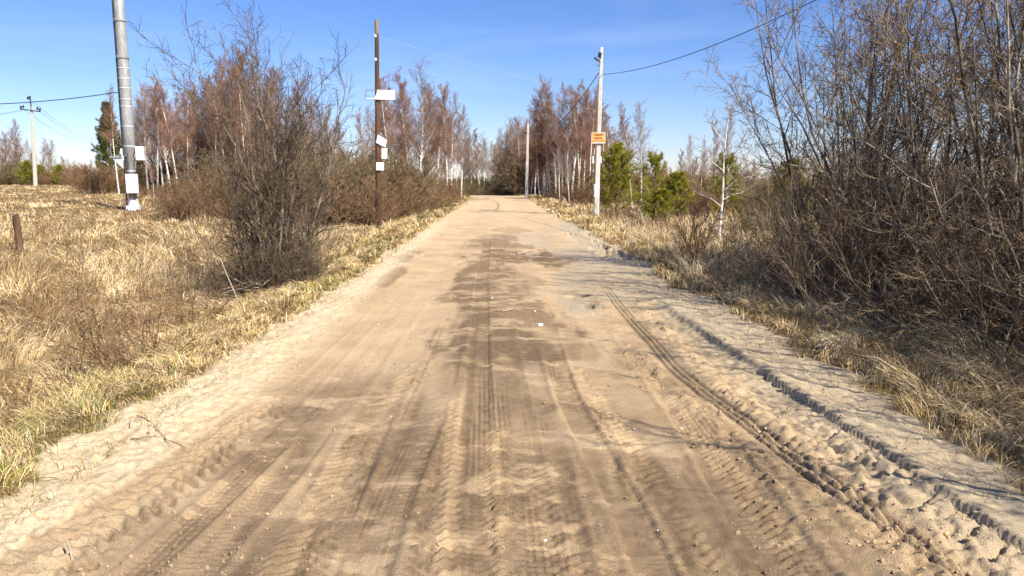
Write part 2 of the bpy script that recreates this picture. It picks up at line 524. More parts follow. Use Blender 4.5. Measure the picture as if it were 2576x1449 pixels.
    for c in (-.052, 0, .052):
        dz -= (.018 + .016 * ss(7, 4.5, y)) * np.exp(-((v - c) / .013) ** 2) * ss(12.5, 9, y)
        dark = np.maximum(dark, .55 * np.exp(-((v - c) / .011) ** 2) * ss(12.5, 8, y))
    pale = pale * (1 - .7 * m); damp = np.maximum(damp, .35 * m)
    bv = np.exp(-((v + .22) / .09) ** 2) * ss(11, 8, y)
    dz += bv * .05 * np.clip(fbm(x * 9, y * 9, 81, 3) - .42, 0, 1) * 1.5
    bv = np.exp(-((v - .24) / .09) ** 2) * ss(11, 8, y)
    dz += bv * .06 * np.clip(fbm(x * 12, y * 12, 83, 3) - .42, 0, 1) * 1.6
    # deep tractor rut with a broken wall on its far side
    wall = [(1700, 795), (1760, 830), (1850, 885), (1940, 945), (2000, 985), (2080, 1040), (2150, 1085), (2230, 1130), (2300, 1190), (2450, 1290), (2576, 1372), (2800, 1520)]
    xs, ys = track(wall)
    v = x - smooth_interp(y, ys, xs)
    act = ss(10.2, 8.2, y)
    saw = ((y + .25 * v) / .17 + .5 * (n_big - .5)) % 1
    vv = v + .055 * (saw - .5) + .03 * (n_mid - .5)
    inrut = ss(0.012, -.012, vv) * ss(-.62, -.42, v)
    dz -= act * inrut * (.030 + .030 * ss(.35, .65, fbm(x * .5, y * 1.1, 95, 3))) * ss(-.62, -.1, v)
    dz += act * .018 * np.exp(-((v - .07) / .09) ** 2)
    blk = np.abs((((y - .9 * np.abs(v + .22)) / .17 + .35 * (n_big - .5)) % 1) - .5) * 2
    lug_z = ss(.12, .34, blk) * ss(-.62, -.5, v) * ss(.0, -.05, v)
    cross = ss(.03, .07, np.abs(v + .26 + .05 * np.sin(y * 9)))
    dz += act * ss(5.6, 3.9, y) * (lug_z * cross * (.030 + .012 * (n_mid - .5)) + .022 * (n_fine - .5) - .008)* ss(-.7, -.55, v) * ss(.02, -.05, v)
    dz += act * ss(-.8, -.4, v) * ss(.0, -.1, v) * (n_fine - .5) * .03
    pale = np.where((v > -.75) & (v < 0), pale * .55, pale)
    damp = np.maximum(damp, act * inrut * .12)
    # damp patches, bare asphalt, potholes (placed on the road where they lie)
    def blob(dx, dy, rx, ry, seed, th=.5):
        cx_, cy_ = at(dx, dy)
        q = np.sqrt(((x - cx_) / rx) ** 2 + ((y - cy_) / ry) ** 2)
        return ss(1.2, .68, q + 1.7 * (fbm(x * 2.6, y * .9, seed, 4) - .5) + .5 * (fbm(x * 11, y * 3, seed + 50, 3) - .5))
    for dx, dy, rx, ry, sd_, am in ((1250, 612, .75, 2.2, 1, .55), (1290, 645, 1.05, 1.5, 2, .72), (1385, 652, .5, .9, 3, .75), (1210, 690, .5, 2.2, 4, .65),
                                    (1205, 745, .45, 1.6, 5, .7), (1290, 790, .75, 1.3, 6, .6), (1250, 850, .62, 1.5, 7, .85), (1340, 860, .5, .8, 8, .5),
                                    (1010, 650, .22, 1.9, 9, .7), (985, 690, .15, 1.2, 10, .5), (1330, 705, .35, .9, 11, .35), (790, 1025, .16, .2, 12, .6),
                                    (880, 1010, .3, .22, 13, .45), (1330, 1020, .16, .25, 14, .6), (1640, 1310, .28, .25, 15, .35), (1240, 530, 1.3, 2.0, 16, .3),
                                    (1180, 500, 1.6, 4, 17, .5), (1290, 580, .6, 1.5, 18, .3), (1430, 850, .3, .7, 19, .4)):
        damp = np.maximum(damp, min(1.0, am * 1.3) * blob(dx, dy, rx, ry, 200 + sd_))
    for dx, dy, rx, ry, sd_, am in ((1440, 575, .5, 4.5, 1, .75), (1460, 640, .6, 2.6, 2, .75), (1475, 700, .5, 1.6, 3, .6), (1460, 770, .35, .9, 4, .75), (1340, 600, .7, 2.5, 5, .5),
                                    (1520, 680, .5, 1.6, 6, .55), (1560, 730, .5, 1.2, 7, .5), (1420, 530, .5, 5, 8, .6)):
        g = blob(dx, dy, rx, ry, 300 + sd_) * am
        grey = np.maximum(grey, g * (1 - damp * .6))
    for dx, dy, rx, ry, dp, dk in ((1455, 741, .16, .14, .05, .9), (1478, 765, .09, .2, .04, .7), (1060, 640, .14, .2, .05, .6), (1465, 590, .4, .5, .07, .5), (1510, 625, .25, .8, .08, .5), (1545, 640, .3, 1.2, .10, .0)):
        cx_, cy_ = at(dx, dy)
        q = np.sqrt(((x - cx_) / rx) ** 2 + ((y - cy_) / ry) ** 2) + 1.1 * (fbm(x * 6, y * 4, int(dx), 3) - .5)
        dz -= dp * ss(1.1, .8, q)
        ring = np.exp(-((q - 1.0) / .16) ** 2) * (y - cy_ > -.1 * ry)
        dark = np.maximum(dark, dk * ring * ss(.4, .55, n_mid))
    cx_, cy_ = at(1575, 645)
    q = ((x - cx_) / .35) ** 2 + ((y - cy_) / 1.6) ** 2
    pale = pale * (1 - .6 * ss(1.3, .6, q))
    # wind-dusted streaks of loose light sand across the damp
    st = ss(.52, .64, fbm(x * 2.0, y * 3.4, 91, 4)) * (.5 + ss(.45, .6, fbm(x * 9, y * 14, 93, 3)))
    damp = damp * (1 - np.clip(.5 * st, 0, .85))
    damp = np.clip(damp * (.75 + .5 * n_fine), 0, 1)
    damp = damp * (1 - soil)
    fade = 1 - ss(2.75, 3.3, np.abs(u))
    return dz * fade, damp, np.clip(pale, 0, 1), np.clip(grey, 0, 1), np.clip(dark, 0, 1), np.clip(soil, 0, 1)

ry = [-8.0]
while ry[-1] < 1.9: ry.append(ry[-1] + (.15 if ry[-1] < 1 else .04))
while ry[-1] < 112: ry.append(ry[-1] + max(.0075, min(.9, ry[-1] ** 2 / 1300 * .72)))
ry = np.array(ry)
ru = np.linspace(-3.72, 3.72, 640)
RU, RY = np.meshgrid(ru, ry)
RX = RU + road_x(RY)
dz, damp, pale, grey, dark, soil = road_detail(RX, RY)
RZ = terrain(RX, RY) + dz
RZ -= .35 * ss(3.5, 3.72, np.abs(RU))
nx, ny = len(ru), len(ry)
idx = np.arange(nx * ny).reshape(ny, nx)
F = np.stack([idx[:-1, :-1], idx[:-1, 1:], idx[1:, 1:], idx[1:, :-1]], -1).reshape(-1, 4)
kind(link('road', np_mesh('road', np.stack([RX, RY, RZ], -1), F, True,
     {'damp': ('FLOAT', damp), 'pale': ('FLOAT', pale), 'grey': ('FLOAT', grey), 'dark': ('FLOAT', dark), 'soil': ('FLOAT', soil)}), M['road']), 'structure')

def surf(x, y):
    """height of the finished surface, road detail included"""
    x = np.atleast_1d(np.asarray(x, float)); y = np.atleast_1d(np.asarray(y, float))
    return terrain(x, y) + road_detail(x, y)[0]

# ------------------------------------------------------------------ grass
PAL = {'light': (.74, .57, .32), 'mid': (.52, .37, .175), 'grey': (.50, .41, .28), 'brown': (.20, .118, .055), 'dark': (.12, .073, .036), 'green': (.17, .185, .045), 'gold': (.56, .37, .11), 'white': (.74, .64, .46)}

def pick(rng, n, wts):
    keys = list(wts); W = np.stack([np.broadcast_to(wts[k], n) for k in keys], 1).astype(float)
    W = np.clip(W, 0, None); W /= W.sum(1, keepdims=True)
    r = rng.random(n)[:, None]
    k = np.minimum((np.cumsum(W, 1) < r).sum(1), len(keys) - 1)
    C = np.array([PAL[q] for q in keys])[k]
    return C * rng.uniform(.72, 1.22, (n, 1))

def blades(rng, X, Y, Z, L, W, lean, az, tint):
    n = len(X)
    h = np.stack([np.cos(az), np.sin(az), np.zeros(n)], 1)
    wa = az + np.pi / 2 + rng.normal(0, .5, n)
    wd = np.stack([np.cos(wa), np.sin(wa), rng.normal(0, .25, n)], 1)
    p = np.stack([X, Y, Z], 1)
    C = np.empty((n, 4, 3)); C[:, 0] = p
    for k, f in enumerate((.35, .8, 1.15)):
        a = lean * f
        d = h * np.sin(a)[:, None]; d[:, 2] = np.cos(a)
        C[:, k + 1] = C[:, k] + d * (L / 3)[:, None]
    ws = np.array([1, .9, .6, .08])
    off = wd[:, None, :] * (W[:, None] * ws)[:, :, None] * .5
    V = np.stack([C - off, C + off], 2).reshape(-1, 3)
    b = (np.arange(n) * 8)[:, None, None]
    q = np.array([[0, 1, 3, 2], [2, 3, 5, 4], [4, 5, 7, 6]])[None]
    F = (b + q).reshape(-1, 4)
    col = np.repeat(np.concatenate([tint, np.ones((n, 1))], 1), 8, axis=0)
    return V, F, col

def blade_obj(name, sets):
    Vs, Fs, Cs, o = [], [], [], 0
    for V, F, c in sets:
        Vs.append(V); Fs.append(F + o); Cs.append(c); o += len(V)
    me = np_mesh(name, np.concatenate(Vs), np.concatenate(Fs), False, {'tint': ('FLOAT_COLOR', np.concatenate(Cs))})
    return kind(link(name, me, M['blades']), 'stuff')

def ypow(rng, n, y0, y1, p):
    a = 1 - p
    return (y0 ** a + rng.random(n) * (y1 ** a - y0 ** a)) ** (1 / a)

rng = np.random.default_rng(7)
# --- left field: matted straw with brown patches
n = 380000
Y = ypow(rng, n, 3.2, 95, .95)
X = road_x(np.minimum(Y, 100)) - 2.9 - rng.random(n) ** 1.15 * (Y * .95 + 3.5)
keep = (X > -.78 * Y - 3)
X, Y = X[keep], Y[keep]; n = len(X)
br = fbm(X * .28, Y * .2, 101, 4); tuft = fbm(X * 1.1, Y * .9, 111, 3)
brown = .8 * ss(.53, .64, br) * ss(3.4, 5.5, -(X - road_x(Y))) * (1 - .65 * ss(10, 24, Y))
keep = rng.random(n) < (.7 + .5 * (tuft - .3))
X, Y, brown, tuft, br = X[keep], Y[keep], brown[keep], tuft[keep], br[keep]; n = len(X)
d = Y
uu = -(X - road_x(Y))
L = rng.uniform(.2, .55, n) * (.65 + .7 * ss(.4, .7, tuft)) * (1 - .25 * brown) * (.45 + .55 * ss(3.3, 5.0, uu))
L = L * (1 - .4 * ss(14, 40, Y))
Wd = np.clip(d * .00062, .0042, .035) * rng.uniform(.7, 1.4, n)
def clump(X, Y, cell, seed):
    q = 1 + Y * .02
    wx = X / (cell * q) + 1.4 * fbm(X * 1.3, Y * 1.3, seed + 3, 2); wy = Y / (cell * q) + 1.4 * fbm(X * 1.3, Y * 1.3, seed + 4, 2)
    ix, iy = np.floor(wx), np.floor(wy)
    return _hash(ix, iy, seed), _hash(ix, iy, seed + 1), _hash(ix, iy, seed + 2)
ha, hb, hc = clump(X, Y, .34, 500)
az = 2 * np.pi * (.55 * ha + fbm(X * .3, Y * .3, 121, 2) * 1.2) + rng.normal(0, .38, n)
L = L * (.55 + .7 * hb)
up = ss(.50, .66, fbm(X * .8, Y * .6, 131, 3)) * (.4 + .9 * hc)
lean = np.radians(rng.normal(84, 11, n) - 44 * up * ss(3.6, 5.2, uu))
tint = pick(rng, n, {'light': 1.5 * (1 - brown), 'mid': 1.1 * (1 - .6 * brown), 'grey': .5, 'gold': .3 * (1 - brown), 'brown': .25 + 1.1 * brown, 'dark': .08 + .3 * brown, 'white': .25 * (1 - brown)})
tint = tint * (1 + (.72 + .5 * hb - 1) * (1 - ss(10, 26, Y)))[:, None]
A = blades(rng, X, Y, terrain(X, Y) - .01 + .05 * hb * rng.random(n), L, Wd, lean, az, tint)
blade_obj('dry_field_grass', [A])

# --- verge beside the road on both sides: short greenish and straw blades
n = 170000
Y = ypow(rng, n, 2.6, 70, 1.2)
side = rng.random(n) < .62
e = rng.random(n)
u = np.where(side, -2.3 - e ** 1.3 * 2.1, 2.25 + e * 1.9)
X = u + road_x(Y)
sl_ = road_detail(X, Y)[5]
keep = rng.random(n) < sl_ * .96 + .035 * (np.abs(u) > 2.1)
X, Y, u, side = X[keep], Y[keep], u[keep], side[keep]; n = len(X)
gr = ss(.40, .62, fbm(X * .8, Y * .5, 141, 3)) * np.where(side, ss(-4.3, -3.3, u), .12)
far = ss(9, 22, Y)
L = rng.uniform(.04, .13, n) * (1 + .7 * far) * np.where(side, 1 + .8 * ss(-2.9, -3.5, u), 1.25)
Wd = np.clip(Y * .0008, .0036, .045) * rng.uniform(.7, 1.4, n)
ha, hb, hc = clump(X, Y, .16, 520)
L = L * (.6 + .9 * hb)
lean = np.radians(rng.normal(78, 15, n) - 18 * hc)
tint = pick(rng, n, {'green': 1.9 * gr, 'gold': .55, 'light': .75, 'mid': .8, 'brown': .45, 'grey': .4, 'dark': .15})
A = blades(rng, X, Y, surf(X, Y) - .005, L, Wd, lean, 6.28 * ha + rng.normal(0, .6, n), tint)
blade_obj('verge_grass', [A])

# --- right side: long lying grass under the shrubs, upright straw farther on
n = 190000
Y = ypow(rng, n, 2.2, 75, 1.1)
X = road_x(Y) + 2.95 - .4 * ss(16, 36, Y) + rng.random(n) ** 1.2 * (Y * .55 + 3.5)
br = fbm(X * .4, Y * .28, 151, 4); tuft = fbm(X * 1.2, Y * .9, 161, 3)
u = X - road_x(Y)
brown = np.clip(ss(.47, .6, br) * ss(3.2, 5, u) + .8 * ss(24, 34, Y) * ss(4, 6, u), 0, 1)
keep = rng.random(n) < (.7 + .5 * (tuft - .3))
X, Y, u, brown, tuft = X[keep], Y[keep], u[keep], brown[keep], tuft[keep]; n = len(X)
L = rng.uniform(.2, .5, n) * (.7 + .7 * ss(.4, .7, tuft)) * (.75 + .5 * ss(3, 4.6, u))
L = L * (1 - .35 * ss(14, 40, Y))
Wd = np.clip(Y * .0006, .0040, .035) * rng.uniform(.7, 1.4, n)
lying = ss(14, 8, Y)
ha, hb, hc = clump(X, Y, .3, 540)
L = L * (.6 + .8 * hb)
az = np.where(rng.random(n) < .75 * lying, np.pi + rng.normal(.25, .3, n) + 2.2 * (ha - .5), 6.28 * ha + rng.normal(0, .5, n))
lean = np.radians(rng.normal(74, 16, n) - 24 * (1 - lying) * ss(2.9, 4.4, u))
tint = pick(rng, n, {'light': 1.6 * (1 - .8 * brown), 'mid': .8, 'grey': .9, 'brown': .35 + 1.0 * brown, 'dark': .15 + .4 * brown, 'white': .25 * (1 - brown), 'green': .14})
A = blades(rng, X, Y, terrain(X, Y) - .01, L, Wd, lean, az, tint)
blade_obj('roadside_grass', [A])

# --- tall dead weed stems
n = 3200
Y = ypow(rng, n, 4.5, 70, 1.15)
sd_ = rng.random(n) < .62
X = np.where(sd_, road_x(Y) - 3.4 - rng.random(n) * (Y * .75 + 1), road_x(Y) + 3.7 + rng.random(n) * (Y * .3 + 2))
wn = fbm(X * .3, Y * .22, 171, 3)
keep = ((wn > .56) & (Y > 9)) | (rng.random(n) < .10)
X, Y = X[keep], Y[keep]; n = len(X)
p = np.stack([X, Y, terrain(X, Y) - .02], 1)
dv = np.stack([rng.normal(0, .28, n), rng.normal(0, .28, n), np.ones(n)], 1)
P, R = paths(rng, p, norm(dv), rng.uniform(.45, 1.15, n), 4, .09, .02, np.clip(Y * .00033, .0028, .02), .0015)
P2, R2 = child(rng, P, R, 5, .4, 1, 38, 10, .35, 3, .1, .2, .6, .0016, .001)
R2 = np.maximum(R2, np.clip(np.repeat(Y, 5) * .00026, .0014, .014)[:, None])
V, F = join([tubes(P, R), tubes(P2, R2)])
kind(link('dead_weeds', np_mesh('dead_weeds', V, F), M['brush_twig']), 'stuff')

# --- crumbs of dry sand and pebbles on the road
def ico():
    bm = bmesh.new(); bmesh.ops.create_icosphere(bm, subdivisions=1, radius=1)
    V = np.array([v.co[:] for v in bm.verts]); F = np.array([[v.index for v in f.verts] for f in bm.faces]); bm.free()
    return V, F
IV, IF = ico()
n = 5200
Y = ypow(rng, n, 2.4, 14, 1.5)
zone = rng.random(n)
u = np.where(zone < .45, rng.uniform(1.0, 2.7, n), np.where(zone < .62, rng.normal(-1.35, .3, n), np.where(zone < .8, rng.uniform(-2.6, -2.0, n), rng.uniform(-2, 2, n))))
X = u + road_x(Y)
cl = fbm(X * 3, Y * 2.4, 181, 3)
keep = rng.random(n) < ss(.38, .62, cl) + .05
X, Y, u = X[keep], Y[keep], u[keep]; n = len(X)
det = road_detail(X, Y)
s = rng.gamma(1.6, .0022, n) + .002
s = np.minimum(s, .014)
sc3 = s[:, None] * rng.uniform(.6, 1.3, (n, 3))
V = IV[None] * sc3[:, None, :] * (1 + .22 * rng.normal(size=(n, len(IV), 1)))
V = V + np.stack([X, Y, terrain(X, Y) + det[0] + s * .3], 1)[:, None, :]
F = (np.arange(n) * len(IV))[:, None, None] + IF[None]
base = np.array((.50, .36, .215))[None] * rng.uniform(.7, 1.15, (n, 1))
base = np.where((rng.random(n) < .012)[:, None], np.array((.70, .64, .54))[None], base)
base = base * (1 - .45 * det[1][:, None])
kind(link('sand_crumbs', np_mesh('sand_crumbs', V, F.reshape(-1, 3), False, {'tint': ('FLOAT_COLOR', np.repeat(np.concatenate([base, np.ones((n, 1))], 1), len(IV), 0))}), M['clods']), 'stuff')

# ------------------------------------------------------------------ shrubs and trees
def shrub_mesh(seed, h, spread, nst, n1, n2, n3, base_r=.35, stem_r=.036, suckers=40, tw=.0026, droop=0.0, lean=(0, 0), t0=.14, bark='willow_bark', twig='willow_twig', tilt=(4, 34), suck_l=(.6, 1.7), tipw=.0018, wander=.11, lw=1.3):
    rng = np.random.default_rng(seed)
    az = rng.random(nst) * 2 * np.pi
    ti = np.radians(rng.uniform(tilt[0], tilt[1], nst))
    p = np.stack([np.cos(az) * base_r * np.sqrt(rng.random(nst)), np.sin(az) * base_r * np.sqrt(rng.random(nst)), np.full(nst, -.05)], 1)
    d = np.stack([np.cos(az) * np.sin(ti) * spread + lean[0], np.sin(az) * np.sin(ti) * spread + lean[1], np.cos(ti)], 1)
    L = h * rng.uniform(.68, 1.04, nst) * (1 - .18 * np.sin(ti)) 
    r0 = stem_r * rng.uniform(.5, 1.15, nst)
    P0, R0 = paths(rng, p, norm(d), L, 9, wander, .055, r0, tipw * 2.2, .8)
    P1, R1 = child(rng, P0, R0, n1, t0, .98, 40, 13, .40, 7, wander * lw, .13 - droop, .55, .006, tipw * 1.5, .45)
    P2, R2 = child(rng, P1, R1, n2, .12, 1, 44, 15, .40, 6, .2, .09 - droop, .6, tw * 1.5, tipw, .35)
    P3, R3 = child(rng, P2, R2, n3, .15, 1, 46, 16, .46, 4, .2, .05 - droop, .7, tw, tipw * .8, .3)
    parts = [tubes(P2, R2), tubes(P3, R3)]
    if suckers:
        az = rng.random(suckers) * 2 * np.pi; rr = base_r * 1.7 * np.sqrt(rng.random(suckers))
        p = np.stack([np.cos(az) * rr, np.sin(az) * rr, np.full(suckers, -.05)], 1)
        ti = np.radians(rng.uniform(5, 55, suckers))
        d = np.stack([np.cos(az) * np.sin(ti), np.sin(az) * np.sin(ti), np.cos(ti)], 1)
        S0, Q0 = paths(rng, p, norm(d), rng.uniform(suck_l[0], suck_l[1], suckers), 6, .14, .0, rng.uniform(.004, .009, suckers), tipw)
        S1, Q1 = child(rng, S0, Q0, 9, .1, 1, 45, 14, .4, 4, .14, .05, .6, tw, tipw, .4)
        S2, Q2 = child(rng, S1, Q1, 5, .15, 1, 42, 14, .5, 3, .14, .02, .7, tw * .85, tipw * .8, .3)
        parts += [tubes(S1, Q1), tubes(S2, Q2)]
    sv, sf = join([tubes(P0, R0, 7), tubes(P1, R1, 4)] + ([tubes(S0, Q0, 4)] if suckers else []))
    tv, tf = join(parts)
    a = np_mesh('stems', sv, sf); a.materials.append(M[bark])
    b = np_mesh('twigs', tv, tf); b.materials.append(M[twig])
    return a, b

ZM = {}
def zmax(me):
    if me.name not in ZM:
        V = np.empty(len(me.vertices) * 3, dtype=np.float32); me.vertices.foreach_get('co', V)
        ZM[me.name] = float(np.percentile(V.reshape(-1, 3)[:, 2], 99.7))
    return ZM[me.name]

def put_shrub(name, meshes, label, cat, loc, rz=0, scale=1.0, group=None, tilt=(0, 0)):
    o = thing(name, label, cat, loc, rz, group)
    o.rotation_euler = (tilt[0], tilt[1], rz)
    o.scale = (scale,) * 3 if not isinstance(scale, tuple) else scale
    link('stems', meshes[0], None, o); link('twigs', meshes[1], None, o)
    return o

# big goat willow by the left verge, in three clumps
SH_A = shrub_mesh(11, 4.7, 1.0, 13, 11, 8, 5, .22, .040, 34, wander=.11, tilt=(2, 20))
SH_B = shrub_mesh(12, 4.3, 1.0, 10, 11, 8, 6, .25, .032, 50, wander=.10, tilt=(2, 16))
SH_C = shrub_mesh(118, 4.5, 1.0, 8, 10, 8, 5, .24, .030, 24, wander=.09, tilt=(2, 11))
put_shrub('willow_shrub', SH_A, 'tall bare goat willow with forked grey stems at the verge above the fallen pale branch', 'shrub', base_at(745, 12.0), .4, (.82, .82, .9))
put_shrub('willow_shrub', SH_B, 'dense dark bare willow clump over a tangle of shoots beside the ditch', 'shrub', base_at(690, 11.5), 1.9, (.85, .85, .86))
put_shrub('willow_shrub', SH_C, 'bare willow clump set back in the straw behind the ditch, leaning away from the road', 'shrub', base_at(640, 13.2), 4.0, (.75, .75, .93), tilt=(0, -.04))

SH_L = shrub_mesh(14, 1.7, 1.3, 16, 8, 7, 5, .5, .013, 60, tilt=(4, 55), wander=.14, t0=.05, suck_l=(.5, 1.4))
put_shrub('low_bush', SH_L, 'dark tangle of low shoots around the foot of the tall willow', 'bush', base_at(715, 11.9), .7, .8)
put_shrub('low_bush', SH_L, 'dark tangle of low shoots at the ditch end of the willow clumps', 'bush', base_at(650, 12.0), 2.7, .8)
# thicket on the right
SH_D = shrub_mesh(21, 5.6, 1.0, 24, 11, 8, 6, .45, .034, 24, bark='thicket_bark', twig='thicket_twig', tilt=(2, 26), lw=.9, wander=.045, tw=.003, tipw=.002)
SH_E = shrub_mesh(22, 5.2, 1.05, 15, 9, 7, 4, .6, .036, 80, bark='thicket_bark', twig='thicket_twig', tilt=(3, 42), wander=.09, t0=.08, tw=.003, tipw=.002, suck_l=(.9, 2.4))
SH_F = shrub_mesh(23, 5.8, .85, 12, 10, 7, 4, .5, .044, 50, bark='thicket_bark', twig='thicket_twig', tilt=(2, 28), lw=1.1, wander=.065, t0=.12, tw=.003, tipw=.002, suck_l=(.8, 2.2))
SH_G = shrub_mesh(24, 2.3, 1.3, 26, 8, 6, 3, .7, .018, 70, bark='thicket_bark', twig='thicket_twig', tilt=(5, 62), wander=.13, t0=.05, tw=.0026, tipw=.0017, suck_l=(.8, 2.0), droop=.06)
thick = [
    (SH_D, (5.5, 12.2), .3, 1.03, 'fan-shaped bare shrub ending the roadside thicket, its twigs reaching over the verge'),
    (SH_F, (6.9, 11.2), 2.0, 1.05, 'tall straight-stemmed bare shrub inside the thicket behind the fan-shaped one'),
    (SH_E, (5.5, 9.6), 1.1, 1.0, 'wide bare shrub with tangled low shoots mid-way along the thicket'),
    (SH_D, (6.9, 8.6), 3.7, 1.02, 'bare shrub with many upright grey stems deep in the thicket'),
    (SH_F, (5.7, 7.6), 5.1, 1.0, 'tall bare shrub with thick mottled stems near the road end of the thicket'),
    (SH_E, (6.7, 6.3), 4.0, 1.05, 'bare shrub with spotted pale stems cut by the picture edge'),
    (SH_F, (5.4, 5.0), 2.9, .95, 'nearest tall bare shrub of the thicket, overhanging the sandy verge'),
    (SH_E, (8.8, 14.6), 0.2, 1.0, 'bare shrub beyond the thicket, low against the pines'),
    (SH_E, (5.6, 2.2), 5.6, 1.0, 'bare roadside shrub beside the viewer that shades the sand'),
]
for ms, (x, y), rz, s, lb in thick:
    put_shrub('thicket_shrub', ms, lb, 'shrub', (x, y, H(x, y)), rz, s, 'bare shrubs of the roadside thicket')
low = [
    ((4.75, 10.6), 1.0, 'low tangled bush with arching twigs at the foot of the fan-shaped shrub'),
    ((4.8, 8.4), 1.05, 'low dark tangled bush beside the lump of dead straw'),
    ((5.0, 6.6), 1.0, 'low dark bush of crossing shoots over the flattened grass'),
    ((6.2, 9.0), 1.2, 'dark bramble-like bush inside the thicket'),
    ((6.0, 5.6), 1.15, 'low dark bush of dense shoots beside the picture edge'),
    ((7.4, 7.4), 1.25, 'low dense bush deep in the thicket shade'),
    ((6.2, 14.4), 1.05, 'low grey bush beyond the thicket behind the white birch sapling'),
    ((5.1, 4.5), .9, 'low bush of lying shoots nearest the viewer beside the sand'),
]
for k, ((x, y), s, lb) in enumerate(low):
    put_shrub('low_bush', SH_G, lb, 'bush', (x, y, H(x, y)), k * 1.7, s, 'low bushes under the thicket')

# ---- birches
def birch_mesh(seed, r=.105, white_limbs=False, n1=64, n2=9, n3=10, tw=.0048, wide=1.0, lean=.03, low=.30, twig='birch_twig', droop=.05):
    rng = np.random.default_rng(seed)
    d = norm(np.array([[rng.normal(0, lean), rng.normal(0, lean), 1.0]]))
    P0, R0 = paths(rng, np.array([[0, 0, -.1]]), d, np.array([10.0]), 18, .022, .02, np.array([r]), .008, .9)
    P1, R1 = child(rng, P0, R0, n1, low, .985, 40, 8, .30 * wide, 6, .09, .18, .42, .009, .005, .78)
    P2, R2 = child(rng, P1, R1, n2, .12, 1, 38, 10, .46, 4, .14, .07, .6, tw * 1.2, .0034, .35)
    P3, R3 = child(rng, P2, R2, n3, .1, 1, 38, 14, .58, 4, .16, -droop, .7, tw, .0032, .3)
    tr = [tubes(P0, R0, 7)]
    cr = [tubes(P2, R2), tubes(P3, R3)]
    (tr if white_limbs else cr).append(tubes(P1, R1, 4))
    a = np_mesh('trunk', *join(tr)); a.materials.append(M['birch_bark'])
    b = np_mesh('crown', *join(cr)); b.materials.append(M[twig])
    return a, b

BM = [birch_mesh(31), birch_mesh(32, .095, False, 60, 9, 9, wide=.9, low=.36), birch_mesh(33, .12, True, 54, 9, 10, wide=1.2), birch_mesh(34, .09, False, 50, 9, 9, wide=.85, low=.42),
      birch_mesh(35, .12, True, 44, 8, 8, wide=1.25, twig='grey_twig'), birch_mesh(36, .10, False, 56, 8, 8, wide=1.0, twig='grey_twig', low=.3), birch_mesh(37, .10, False, 76, 10, 11, wide=1.15, low=.18)]
BROOT = [None] * len(BM)
rnd = random.Random(5)
def birch(k, dx, y, top, label, group, sx=1.0, rz=None, tilt=None):
    b = base_at(dx, y)
    h = (pt(dx, top, y).z - b.z)
    s = h / zmax(BM[k][1])
    sc = (s * sx, s * sx, s)
    rz = rnd.random() * 6.28 if rz is None else rz
    tl = tilt or (rnd.gauss(0, .025), rnd.gauss(0, .025))
    if BROOT[k] is None:
        o = thing('birch_tree', label, 'tree', b, rz, group)
        o.rotation_euler = (tl[0], tl[1], rz)
        o.scale = sc
        link('trunk', BM[k][0], None, o); link('crown', BM[k][1], None, o)
        BROOT[k] = o
        return o
    return dup(BROOT[k], b, rz, label, group, sc, tl)

G1 = 'birches beyond the brown wooden pole'
birch(4, 1052, 52, 140, 'white-limbed birch with wide forking branches, tallest beyond the brown pole', G1, 1.0)
birch(0, 1030, 55, 168, 'birch with brown feathery crown close behind the white-limbed birch', G1)
birch(3, 1098, 56, 205, 'straight narrow birch with bare trunk between the wide birch and the leaning white pair', G1)
birch(3, 1106, 57, 212, 'slim birch doubling the straight narrow one', G1, .9)
birch(1, 1128, 54, 212, 'leaning white birch nearest the road on the far bend, front one of a pair', G1, 1.0, tilt=(0, .05))
birch(5, 1136, 56, 225, 'rear birch of the leaning white pair on the bend', G1, .9, tilt=(0, .05))
birch(5, 1160, 62, 262, 'grey feathery birch last in line before the gap over the road', G1, 1.1)
for dx, y, tp, k in ((985, 57, 190, 1), (1005, 60, 185, 0), (965, 62, 225, 5), (1018, 63, 200, 6), (1075, 60, 215, 6), (1085, 64, 235, 2), (945, 50, 262, 5), (930, 52, 268, 0), (1060, 66, 215, 0), (1120, 66, 260, 6), (1148, 68, 280, 1), (975, 70, 225, 3)):
    birch(k, dx, y, tp, 'bare reddish-brown birch crowded in the stand beyond the brown pole', G1)

G2 = 'birches behind the orange sign'
birch(2, 1385, 68, 190, 'tallest reddish birch in the stand behind the orange sign', G2, 1.0)
birch(4, 1408, 52, 330, 'young white-limbed birch at the front of the stand left of the orange sign', G2, .8)
birch(4, 1432, 50, 345, 'young forked white birch just beside the sign pole', G2, .85)
birch(3, 1480, 54, 205, 'slim pale birch whose bare trunk rises straight behind the cable', G2)
birch(1, 1452, 56, 215, 'tall slim birch with white trunk between the two forked young birches and the pole', G2)
for dx, y, tp, k in ((1345, 74, 262, 0), (1357, 68, 240, 6), (1370, 70, 215, 6), (1398, 70, 200, 0), (1415, 67, 210, 6), (1438, 65, 200, 2), (1425, 70, 225, 1), (1468, 66, 225, 6), (1490, 62, 235, 0), (1500, 68, 245, 6), (1335, 72, 285, 6), (1460, 58, 215, 3), (1378, 69, 280, 3), (1366, 70, 300, 1)):
    birch(k, dx, y, tp, 'bare reddish-brown birch crowded in the stand behind the sign pole', G2)
G6 = 'birches above the young pines'
birch(5, 1522, 52, 270, 'grey birch just to the side of the sign pole above the round pine', G6)
birch(1, 1545, 55, 262, 'feathery grey birch rising straight over the round pine', G6)
birch(3, 1590, 44, 258, 'pale leaning birch in the gap between the round pine and the open pine', G6, 1.1, tilt=(0, .06))
birch(5, 1612, 46, 252, 'thin grey birch in front of open sky beside the leaning one', G6, 1.0, tilt=(0, .05))
